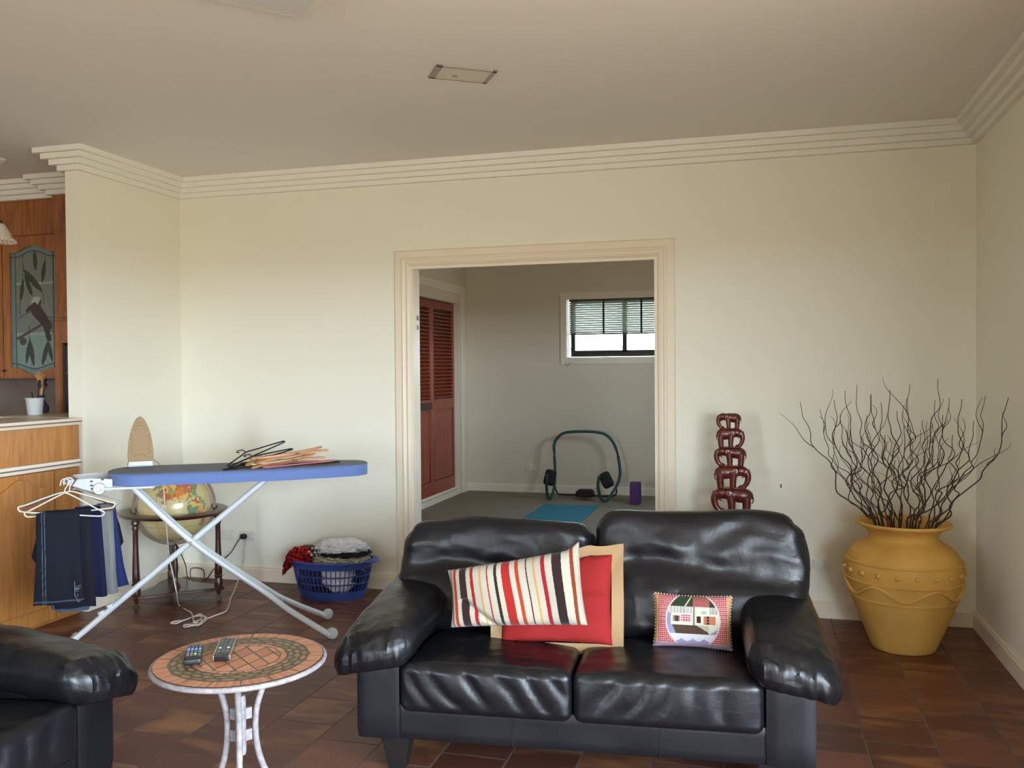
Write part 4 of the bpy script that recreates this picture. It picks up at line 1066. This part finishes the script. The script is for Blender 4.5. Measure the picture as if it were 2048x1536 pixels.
M_ivory = mat('ivory_plastic', (.84, .80, .72), .4)
hs_ = [('white plastic hanger, nearest of those hooked on the iron rest', M_white, -.10, 4, 7, .185, 0), ('ivory plastic hanger hooked second on the iron rest', M_ivory, -.055, 8, -3, .195, 1),
       ('brown plastic hanger hooked third on the iron rest', mat('brown_plastic', (.34, .25, .20), .5), -.010, 12, 3, .20, 2), ('grey plastic hanger hooked last, nearest the blue board', mat('grey_plastic', (.60, .60, .60), .5), .035, 15, -2, .20, 3)]
for lb, m_, v, yw, tl, w_, k in hs_:
    o = tri_hanger(w_).build('clothes_hanger', m_); put(o, v, HZ+.004, yw, tl, .004*k); tag(o, lb, 'hanger', 'hangers on the iron rest')
def drape(rows, th, seed, amp=.006, curl=0):
    """a folded garment hanging over a bar: rows = (z, left, right)"""
    mb = MB()
    def row(z):
        for (z0, l0, r0), (z1, l1, r1) in zip(rows, rows[1:]):
            if z1 <= z <= z0: t = (z0-z)/(z0-z1); return l0+(l1-l0)*t, r0+(r1-r0)*t
        return rows[-1][1:]
    zt, zb = rows[0][0], rows[-1][0]; n1, n2 = (46, 34) if th != .034 or seed != 1 else (90, 110)
    for s in (-1, 1):
        def f(u, v):
            z = zt+(zb-zt)*v; l, r = row(z); x = l+(r-l)*u
            edge = min(1, 6*min(u, 1-u)+.02)**.5; top = min(1, v/.04+.05)**.5
            w = amp*(sin(x*55+seed+2*noise.noise((x*8, z*4, seed)))*v**.6+.9*fbm((x*9+seed, z*5, s*.2), 3))
            zz = z + (.006*noise.noise((x*20, seed, 1)) if v > .97 else 0)
            return V((x, s*th/2*edge*top+w*min(1, v*3), zz))
        mb.grid(n2, n1, f, flip=(s > 0))
    return mb
def garment(name, lb, rows, th, seed, col, v, yaw, amp=.006, fn=None):
    o = merge(drape(rows, th, seed, amp).build(name, M_fab2, col=fn or plain(col)), .0004); put(o, v, 0, yaw); return tag(o, lb, 'trousers')
M_fab2 = mat('denim_cloth', None, .9, attr=True, bump=(500, .0008), spec=.15)
def denim(p):
    b = lin((.095, .105, .135))
    if p.z < .322 and abs(p.z-.312) < .003 and p.y < .03: return lin((.30, .33, .38))
    for x in (-.102, -.090):
        if abs(p.x-x) < .0016 and p.y < .03: return lin((.30, .34, .40))
    return b
JZ = HZ-.158+.006
garment('jeans', 'dark navy jeans folded over the nearest hanger, pale stitching down the left edge', [(JZ+.012, -.125, .045), (JZ, -.127, .060), (.50, -.132, .064), (.296, -.146, .075)], .034, 1, None, -.10, 4, .004, denim)
garment('trousers', 'very dark trousers hanging behind the navy jeans, hem hanging lower', [(JZ+.014, -.10, .10), (JZ, -.11, .105), (.52, -.160, .105), (.48, -.130, .108), (.262, -.06, .118)], .036, 5, (.10, .105, .135), -.055, 8)
garment('shorts', 'blue grey denim garment with its lower corner showing under the jeans', [(JZ+.010, -.05, .09), (.4, -.07, .10), (.262, -.085, .09), (.238, -.045, .08)], .020, 8, (.26, .32, .38), -.03, 8)
garment('trousers', 'deep blue trousers hanging between dark and grey pairs', [(JZ+.016, .02, .135), (.55, .03, .145), (.29, .03, .160)], .034, 9, (.10, .115, .21), -.005, 12)
garment('trousers', 'light grey trousers hanging at the right of the iron rest', [(JZ+.014, .05, .185), (.55, .06, .190), (.40, .05, .195), (.29, .06, .205)], .040, 13, (.46, .46, .45), .035, 15, .009)
garment('trousers', 'bright blue trousers peeping out right of the grey pair', [(JZ+.010, .10, .19), (.58, .12, .205), (.42, .12, .225), (.36, .12, .238), (.31, .13, .25)], .030, 19, (.14, .18, .36), .075, 15, .008)
garment('trousers', 'black garment bulging out behind the grey trousers', [(JZ+.010, .10, .17), (.62, .12, .205), (.53, .12, .222), (.50, .14, .205)], .026, 23, (.11, .095, .09), .105, 15)

tr = bpy.data.objects.get('trousers')
mb = MB()
for a, b, c, d_ in ((.030, .420, .030, .352), (.030, .386, .052, .386), (.036, .400, .036, .372), (.044, .400, .044, .372), (.048, .400, .056, .400), (.050, .392, .056, .392), (.030, .352, .040, .340), (.040, .362, .044, .350), (.036, .336, .046, .322), (.046, .322, .054, .330)):
    mb.tube([(a, -.022, b), (c, -.022, d_)], .0009, 5)
o = mb.build('stitched_lettering', mat('pale_thread', (.60, .64, .68), .8), bpy.data.objects['jeans.001'], loc=(.006, 0, -.02))
o['label'] = 'pale stitched lettering near the hem'
# ------------------------------------------------------------------ pile of hangers on the board
IBM = Matrix.Translation(BC) @ Matrix.Rotation(BA, 4, 'Z')
def wood_hanger():
    mb = MB(); pts = spline([(-.215, -.075, 0), (-.15, -.035, 0), (-.06, -.008, 0), (0, 0, 0), (.06, -.008, 0), (.15, -.035, 0), (.215, -.075, 0)], 6)
    N = len(pts); rings = []
    for i, p in enumerate(pts):
        t = i/(N-1); w_ = .011+.006*sin(pi*t); h_ = .0055
        rings.append([mb.vert(p+V((0, a*w_, b*h_))) for a, b in ((-1, -1), (1, -1), (1, 1), (-1, 1))])
    for i in range(N-1):
        for k in range(4): mb.face((rings[i][k], rings[i][(k+1) % 4], rings[i+1][(k+1) % 4], rings[i+1][k]))
    mb.face(rings[0][::-1]); mb.face(rings[-1]); return mb
def hook_mb():
    mb = MB(); mb.tube(spline([(0, .005, 0), (0, .045, 0)]+[(.020-.020*cos(a), .068+.020*sin(a), 0) for a in [radians(-40+30*k) for k in range(8)]], 4), .0017, 8); return mb
def lay(o, u, v, z, az, pitch, roll=0):
    o.matrix_world = IBM @ Matrix.Translation((u, v, BT+z)) @ Matrix.Rotation(radians(az), 4, 'Z') @ Matrix.Rotation(radians(pitch), 4, 'X') @ Matrix.Rotation(radians(roll), 4, 'Y')
WH = [(.20, -.03, .014, 28, 1, -3), (.24, -.05, .026, 214, 2, 4), (.15, -.02, .036, 36, 2, -4), (.22, -.02, .046, 30, 2, -5), (.26, -.04, .058, 208, 3, 5)]
WL = ['pale wooden hanger at the bottom of the pile on the ironing board', 'pale wooden hanger second from the bottom of the board pile', 'pale wooden hanger in the middle of the board pile', 'pale wooden hanger second from the top of the board pile', 'pale wooden hanger on top of the pile on the ironing board']
M_hw = mat('hanger_wood', (.72, .52, .33), .45, var=(20, .12))
for (u_, v_, z_, az, pi_, ro_), lb in zip(WH, WL):
    t = thing('wooden_hanger', lb, 'hanger', group='hangers piled on the ironing board')
    wood_hanger().build('shoulder_bar', M_hw, t, smooth=False, bev=.002); hook_mb().build('hook', M_metal, t); lay(t, u_, v_, z_+.008, az, pi_, ro_)
PH = [(.04, -.03, .075, 44, 2, -14, M_black, 'black plastic hanger tilted up highest at the left of the board pile'), (.07, -.02, .050, 38, 2, -9, M_black, 'black plastic hanger under the tilted one at the left of the board pile'),
      (.05, -.05, .014, 34, 1, -2, M_black, 'black plastic hanger lying flattest at the left of the board pile'), (.30, -.06, .010, 22, 0, 0, M_black, 'black hanger lying at the right end of the board pile'),
      (.27, -.08, .016, 24, 1, -1, mat('rose_plastic', (.70, .42, .42), .5), 'pinkish hanger showing between the wooden hangers on the board'), (.14, .02, .040, 50, 2, -4, M_white, 'white plastic hanger caught in the middle of the board pile')]
for u_, v_, z_, az, pi_, ro_, m_, lb in PH:
    mb = tri_hanger(.20, .0038, .12); mb.v = [(x, z+.09, y) for x, y, z in mb.v]
    o = mb.build('clothes_hanger', m_); lay(o, u_, v_, z_, az, pi_, ro_); tag(o, lb, 'hanger', 'hangers piled on the ironing board')

# ------------------------------------------------------------------ far room: exerciser, block, mat
M_foam = mat('green_foam_tube', (.12, .30, .27), .7)
ex = thing('ab_roller', 'green tubular abdominal exerciser frame with black arm pads against the far wall', 'exercise frame')
F = lambda x, y, Y: at(x, y, Y=Y)
top = [F(1109, 905, 4.3), F(1108, 893, 4.3), F(1112, 880, 4.3), F(1124, 868, 4.3), F(1140, 864, 4.3), F(1170, 863, 4.3), F(1197, 865, 4.3), F(1214, 871, 4.3), F(1227, 886, 4.3), F(1234, 903, 4.3)]
MB().tube(spline(top, 5), .0155, 12).build('top_bar', M_foam, ex)
MB().tube([F(1234, 903, 4.3), F(1236, 912, 4.28)], .011, 10).build('joint', M_black, ex); MB().tube([F(1109, 905, 4.3), F(1109, 913, 4.29)], .011, 10).build('joint', M_black, ex)
def side(pts, nm='rocker_tube'): MB().tube(spline(pts, 6), .0155, 12).build(nm, M_foam, ex)
side([F(1236, 912, 4.28), F(1239, 930, 4.24), F(1240, 950, 4.2), F(1235, 968, 4.12), F(1226, 984, 4.03), F(1213, 1001, 3.96), F(1204, 1000, 3.93), F(1198, 985, 3.86), F(1196, 968, 3.82), F(1199, 952, 3.80)])
side([F(1109, 913, 4.29), F(1110, 930, 4.25), F(1110, 950, 4.2), F(1109, 970, 4.12), F(1105, 988, 4.03), F(1100, 998, 3.97), F(1095, 990, 3.92), F(1093, 970, 3.84), F(1094, 950, 3.80)])
MB().tube(spline([F(1110, 972, 4.15), F(1113, 983, 4.2), F(1120, 989, 4.22), F(1150, 990, 4.22), F(1190, 992, 4.22), F(1225, 992, 4.2), F(1233, 985, 4.17), F(1232, 974, 4.12)], 5), .008, 8).build('base_bar', M_black, ex)
for x, y, rz_ in ((1100, 955, 12), (1213, 960, -28)):
    c = F(x, y, 3.86); Rm = Matrix.Rotation(radians(rz_), 3, 'Y') @ Matrix.Rotation(radians(-10), 3, 'X')
    MB().rbox(c, (.060, .035, .085), .034, 10, None, Rm).build('arm_pad', mat('black_foam', (.09, .075, .07), .8), ex)
MB().rbox(F(1170, 986, 4.10)+V((0, 0, .0)), (.095, .07, .040), .03, 10, lambda p, q: V((p.x*(1-.12*q.z), p.y, p.z))).build('head_rest', mat('charcoal_foam', (.17, .15, .15), .8), ex)
yb = F(1268, 1010, 3.84); 
tag(MB().rbox((yb.x+.006, 3.84+.075, .114), (.053, .075, .114), .010, 5).build('yoga_block', mat('purple_foam', (.34, .18, .40), .85)), 'purple foam yoga block standing upright on the far carpet', 'yoga block')
mp = [(x, y) for cx_, cy_, a0 in ((-1.62, 3.62, 0), (-2.12, 3.62, 90), (-2.12, 1.95, 180), (-1.62, 1.95, 270)) for x, y in [(cx_+.035*cos(radians(a0+k*15)), cy_+.035*sin(radians(a0+k*15))) for k in range(7)]]
tag(MB().prism(mp, .008, 'z', 0).build('yoga_mat', mat('teal_mat', (.10, .46, .52), .8, bump=(200, .001)), smooth=False, bev=.002), 'teal exercise mat lying on the far room carpet', 'mat')

# ------------------------------------------------------------------ kitchen end: bar, worktop, cabinets
bar = thing('kitchen_bar', 'honey timber kitchen bar front with arched panels and pale rails', 'cabinet', (XL, YS-.03, 0))
MB().box((-.44, -2.4, 0), (-.02, 0, 1.10)).build('carcass', M_pine, bar, smooth=False)
MB().box((-.70, .032, 0), (-.105, .56, 1.10)).build('return_carcass', M_pine, bar, smooth=False)
MB().box((-.02, -2.4, .905), (.0, 0, 1.10)).build('upper_panel', M_pine, bar, smooth=False, bev=.001)
MB().box((-.02, -.185, .02), (-.002, 0, .855)).build('end_stile', M_pine, bar, smooth=False, bev=.001)
M_rail = mat('ivory_rail', (.84, .81, .74), .5); M_railb = mat('brown_inlay', (.50, .36, .28), .5)
def rail(z0, z1, nm):
    o = MB().rbox((-.004, -1.2, (z0+z1)/2), (.018, 1.2, (z1-z0)/2), .006, 3).build(nm, M_rail, bar)
    MB().box((.0135, -2.4, (z0+z1)/2-.004), (.0155, 0, (z0+z1)/2+.004)).build('inlay_strip', M_railb, o, smooth=False)
rail(.860, .905, 'lower_rail')
for k in range(3):
    y1 = -.19-.50*k; y0 = y1-.49
    d = MB(); d.box((-.02, y0, .02), (-.002, y1, .855)); o = d.build('door', M_pine, bar, smooth=False, bev=.003)
    pl = []; n = 26
    for i in range(n+1):
        t = i/n; y = y1-.075+(y0+.075-(y1-.075))*t; s_ = abs(2*t-1)
        z = .775 if s_ > .82 else .775+.055*(.5+.5*cos(pi*s_/.82))
        pl.append((y, z))
    pl += [(y0+.075, .10), (y1-.075, .10)]
    MB().prism(pl, .012, 'x', -.004).build('raised_panel', M_pine, o, smooth=False, bev=.008)
wt = thing('bar_worktop', 'ivory edged worktop running along the kitchen bar', 'worktop', (XL, YS-.03, 1.10))
MB().rbox((-.225, -1.2, .021), (.245, 1.205, .0208), .006, 4).build('slab', mat('worktop_laminate', (.80, .76, .68), .35), wt)
MB().rbox((-.41, .30, .021), (.305, .27, .0208), .006, 4).build('return_slab', MATS['worktop_laminate'], wt)
MB().box((.0195, -2.4, .017), (.0215, 0, .025)).build('inlay_strip', M_railb, wt, smooth=False)
slab('trim_7', (-7, -.02, .9), (-4.53, -.001, 1.366), mat('taupe_splashback', (.47, .42, .38), .5, var=(8, .15)))
# upper cabinet with a leaded glass door
uc = thing('wall_cabinet', 'upper kitchen cabinet with an arched leadlight glass door', 'cabinet', (-4.525, 0, 0))
M_oak = wood_mat('kitchen_oak', (.52, .29, .13), (.68, .42, .20))
mb = MB(); mb.box((-1.6, -.28, 1.366), (0, -.02, 1.386)); mb.box((-1.6, -.04, 1.386), (0, -.02, 2.33)); mb.box((-.02, -.28, 1.386), (0, -.04, 2.33)); mb.box((-.50, -.28, 1.386), (-.485, -.04, 2.33)); mb.box((-1.6, -.28, 2.33), (0, -.02, 2.35)); mb.box((-1.6, -.28, 1.386), (-.50, -.27, 2.33)); mb.build('carcass', M_oak, uc, smooth=False)
MB().box((-2.4, -.295, 2.345), (0, -.28, 2.58)).build('bulkhead_panel', M_oak, uc, smooth=False)
gx0, gx1, gz0, gz1 = -.433, -.052, 1.44, 2.225
def arch_(x, s_): 
    t = (x-gx0)/(gx1-gx0); q = abs(2*t-1); return s_*.045*(.5+.5*cos(pi*min(1, q/.85)))
d = MB(); y0_, y1_ = -.305, -.283
def col_(x0, x1, zf0, zf1, n=24):
    for i in range(n):
        a = x0+(x1-x0)*i/n; b = x0+(x1-x0)*(i+1)/n
        A = [(a, zf0(a)), (b, zf0(b)), (b, zf1(b)), (a, zf1(a))]; d.prism(A, y1_, 'y', y0_)
d.box((-.49, y0_, 1.375), (gx0, y1_, 2.335)); d.box((gx1, y0_, 1.375), (-.005, y1_, 2.335))
col_(gx0, gx1, lambda x: gz1+arch_(x, 1), lambda x: 2.335); col_(gx0, gx1, lambda x: 1.375, lambda x: gz0-arch_(x, 1)); dd = merge(d.build('door', M_oak, uc, smooth=False), .0002)
LV_ = [(225, 275, 234, 415, 17), (305, 345, 280, 500, 18), (140, 400, 282, 565, 24), (150, 440, 205, 590, 18), (138, 470, 115, 625, 17), (185, 885, 150, 1062, 17), (178, 885, 208, 1080, 20), (320, 905, 272, 1075, 20), (318, 905, 350, 1052, 16)]
def seg(px, py, a, b, c, d_):
    vx, vy = c-a, d_-b; L2 = vx*vx+vy*vy; t = max(0, min(1, ((px-a)*vx+(py-b)*vy)/L2)); return sqrt((px-a-vx*t)**2+(py-b-vy*t)**2), t
def lead(p):
    px = 45+345*(p.x-gx0)/(gx1-gx0); py = 285+805*(gz1-p.z)/(gz1-gz0); t = (px-45)/345; q = abs(2*t-1); ar = 45*(.5+.5*cos(pi*min(1, q/.85)))
    drk = lin((.20, .24, .26))
    if abs(px-78) < 4 or abs(px-365) < 4: return drk
    if abs(py-(315-ar*.9)) < 4 or abs(py-(1062+ar*.8)) < 4: return drk
    for a, b, c, e_, w_ in LV_:
        ds, tt = seg(px, py, a, b, c, e_)
        if ds < w_*sin(pi*min(1, max(0, tt)))**.6*.9: return lin((.16, .22, .18))
    ds, tt = seg(px, py, 235, 690, 318, 800)
    if ds < 42*(1-.25*tt): return lin((.20, .15, .15))
    ds, tt = seg(px, py, 300, 790, 326, 890)
    if ds < 19: return lin((.17, .14, .14))
    ds, tt = seg(px, py, 165, 690, 222, 645)
    if ds < 13: return lin((.16, .16, .16))
    if (px-235)**2+(py-632)**2 < 38**2: return lin((.66, .66, .62)) if (px-235)+(py-632)*.5 < 20 else lin((.24, .20, .20))
    ds, tt = seg(px, py, 92, 885, 265, 795)
    if ds < 10: return lin((.28, .24, .22))
    if (px-130)**2+(py-905)**2 < 27**2: return lin((.28, .23, .23))
    for L_ in ((135, 300, 140, 400), (140, 400, 105, 720), (310, 320, 280, 500), (282, 565, 295, 650), (92, 745, 210, 690), (320, 740, 375, 745), (178, 800, 182, 890), (325, 895, 370, 830)):
        if seg(px, py, *L_)[0] < 2.6: return drk
    if (px-350)**2+(py-800)**2 < 45**2: return lin((.38, .38, .42))
    if px < 78 or px > 365 or py < 315-ar*.9 or py > 1062+ar*.8: return lin((.40, .50, .50))
    v = .03*noise.noise((px*.05, py*.02, 0)); b = (.45, .47, .45) if py < 850 else (.47, .56, .53)
    if abs(py-500) < 8 or abs(py-855) < 9: b = (.55, .60, .58)
    return lin(tuple(c+v for c in b))
mb = MB(); mb.grid(100, 220, lambda u, v: V((gx0-.004+(gx1-gx0+.008)*u, -.292, gz0-.05+(gz1-gz0+.1)*v)))
mb.grid(2, 2, lambda u, v: V((gx0-.004+(gx1-gx0+.008)*u, -.288, gz0-.05+(gz1-gz0+.1)*v)), flip=True)
mb.build('leadlight_pane', mat('leadlight_glass', None, .18, attr=True, bump=(60, .001)), dd, smooth=False, col=lead)
MB().lathe([(.003, 0), (.006, .004), (.005, .012), (.011, .020), (.009, .028), (.002, .030)], 16).build('knob', M_merid, dd, loc=(-.475, -.305, 1.42), rot=(radians(90), 0, 0))
d = MB(); d.box((-1.0, -.305, 1.375), (-.50, -.283, 2.335)); o = d.build('door', M_oak, uc, smooth=False, bev=.003)
tu = thing('oven_cabinet', 'tall timber kitchen cabinet with a dark oven, between the leadlight cabinet and the white wall', 'cabinet', (-4.52, 0, 0))
mb = MB(); mb.box((0, -.36, 0), (.02, -.02, 2.58)); mb.box((.02, -.36, 1.60), (.59, -.02, 2.58)); mb.box((.02, -.36, 0), (.59, -.02, 1.05)); mb.build('carcass', M_oak, tu, smooth=False)
d = MB(); d.box((.03, -.38, 1.77), (.56, -.36, 2.33)); o = d.build('door', M_oak, tu, smooth=False, bev=.002)
MB().box((.085, -.388, 1.83), (.50, -.378, 2.27)).build('raised_panel', M_oak, o, smooth=False, bev=.005)
MB().box((.0, -.38, 1.60), (.59, -.36, 1.745)).build('flap', M_oak, tu, smooth=False, bev=.002)
MB().box((0, -.38, 2.35), (.59, -.36, 2.58)).build('bulkhead_panel', M_oak, tu, smooth=False)
MB().rbox((.32, -.33, 1.325), (.27, .035, .265), .01, 3).build('oven_front', mat('oven_glass', (.20, .22, .26), .2), tu)
MB().tube([(.10, -.385, 1.40), (.54, -.385, 1.40)], .008, 8).build('oven_handle', M_metal, tu)
MB().box((0, -.38, 0), (.06, -.36, 1.60)).build('stile', M_oak, tu, smooth=False)
# on the worktop
cn = thing('utensil_canister', 'white tapered canister holding black utensils on the bar worktop', 'canister', (-4.375, -.704, 1.1421))
MB().lathe([(.004, 0), (.040, 0), (.043, .004), (.052, .095), (.058, .104), (.055, .105), (.049, .097), (.040, .008), (.004, .006)], 36).build('cup', mat('pearl_white', (.86, .88, .88), .25, metal=.2), cn)
for k, (dx, dy, tp) in enumerate(((-.02, .01, .14), (.0, .02, .15), (.02, .0, .19), (.03, .02, .20))):
    mb = MB(); e_ = V((dx*1.9, dy*1.6, tp)); mb.tube([(dx*.5, dy*.5, .012), tuple(e_)], .004, 8); mb.ball(e_, (.018, .006, .026), 12, 8) if k > 1 else None
    mb.build('utensil', M_black, cn)
vs = thing('wooden_salad_hand', 'wooden salad server shaped like an open hand standing in a ribboned jar', 'salad server', (-4.52, -.50, 1.1421))
MB().lathe([(.004, 0), (.040, 0), (.046, .02), (.044, .045), (.024, .075), (.020, .10), (.024, .115), (.018, .115), (.015, .10), (.004, .09)], 24).build('jar', mat('plum_glass', (.24, .20, .25), .2), vs)
mb = MB(); mb.tube([(0, 0, .10), (.006, 0, .15), (-.004, 0, .19)], lambda t: .013+.004*t, 10); mb.rbox((-.005, 0, .20), (.024, .010, .020), .009, 5)
for k in range(5):
    a = radians(-44+22*k); mb.tube(spline([(-.005+.018*sin(a), 0, .205+.01*cos(a)), (-.005+.045*sin(a), -.004, .215+.036*cos(a)), (-.005+.056*sin(a), -.010, .222+(.050 if 0 < k < 4 else .036)*cos(a))], 4), lambda t: .0072*(1-.35*t), 8)
mb.build('server', M_palewood, vs)
MB().lathe([(.022, .072), (.034, .060), (.040, .028), (.030, .05), (.020, .066)], 20).build('ribbon', mat('cream_ribbon', (.82, .78, .66), .7), vs)
# pendant lamp
pd = thing('pendant_lamp', 'white frilled glass pendant lamp hanging at the left edge over the bar', 'lamp', (-4.445, -.885, 0))
MB().lathe([(.002, H), (.052, H), (.052, H-.012), (.030, H-.030), (.010, H-.036), (.002, H-.036)], 24).build('ceiling_rose', M_white, pd)
MB().tube([(0, 0, H-.03), (0, 0, 2.32)], .0035, 8).build('cord', mat('brass_chain', (.60, .55, .30), .4), pd)
mb = MB()
def shf(u, v):
    th = 2*pi*u; r = .018+.062*v**.6+.010*v*v; z = 2.315-.115*v; fr = max(0, v-.8)/.2
    return V(((r+.008*fr*sin(th*24))*cos(th), (r+.008*fr*sin(th*24))*sin(th), z+.006*fr*cos(th*24)))
mb.grid(144, 16, shf, cu=True); o = mb.build('glass_shade', mat('frosted_glass', (.86, .80, .76), .3), pd); sm = o.modifiers.new('thick', 'SOLIDIFY'); sm.thickness = .003
MB().lathe([(.004, 2.335), (.020, 2.33), (.022, 2.305), (.004, 2.30)], 20).build('gallery', M_merid, pd)
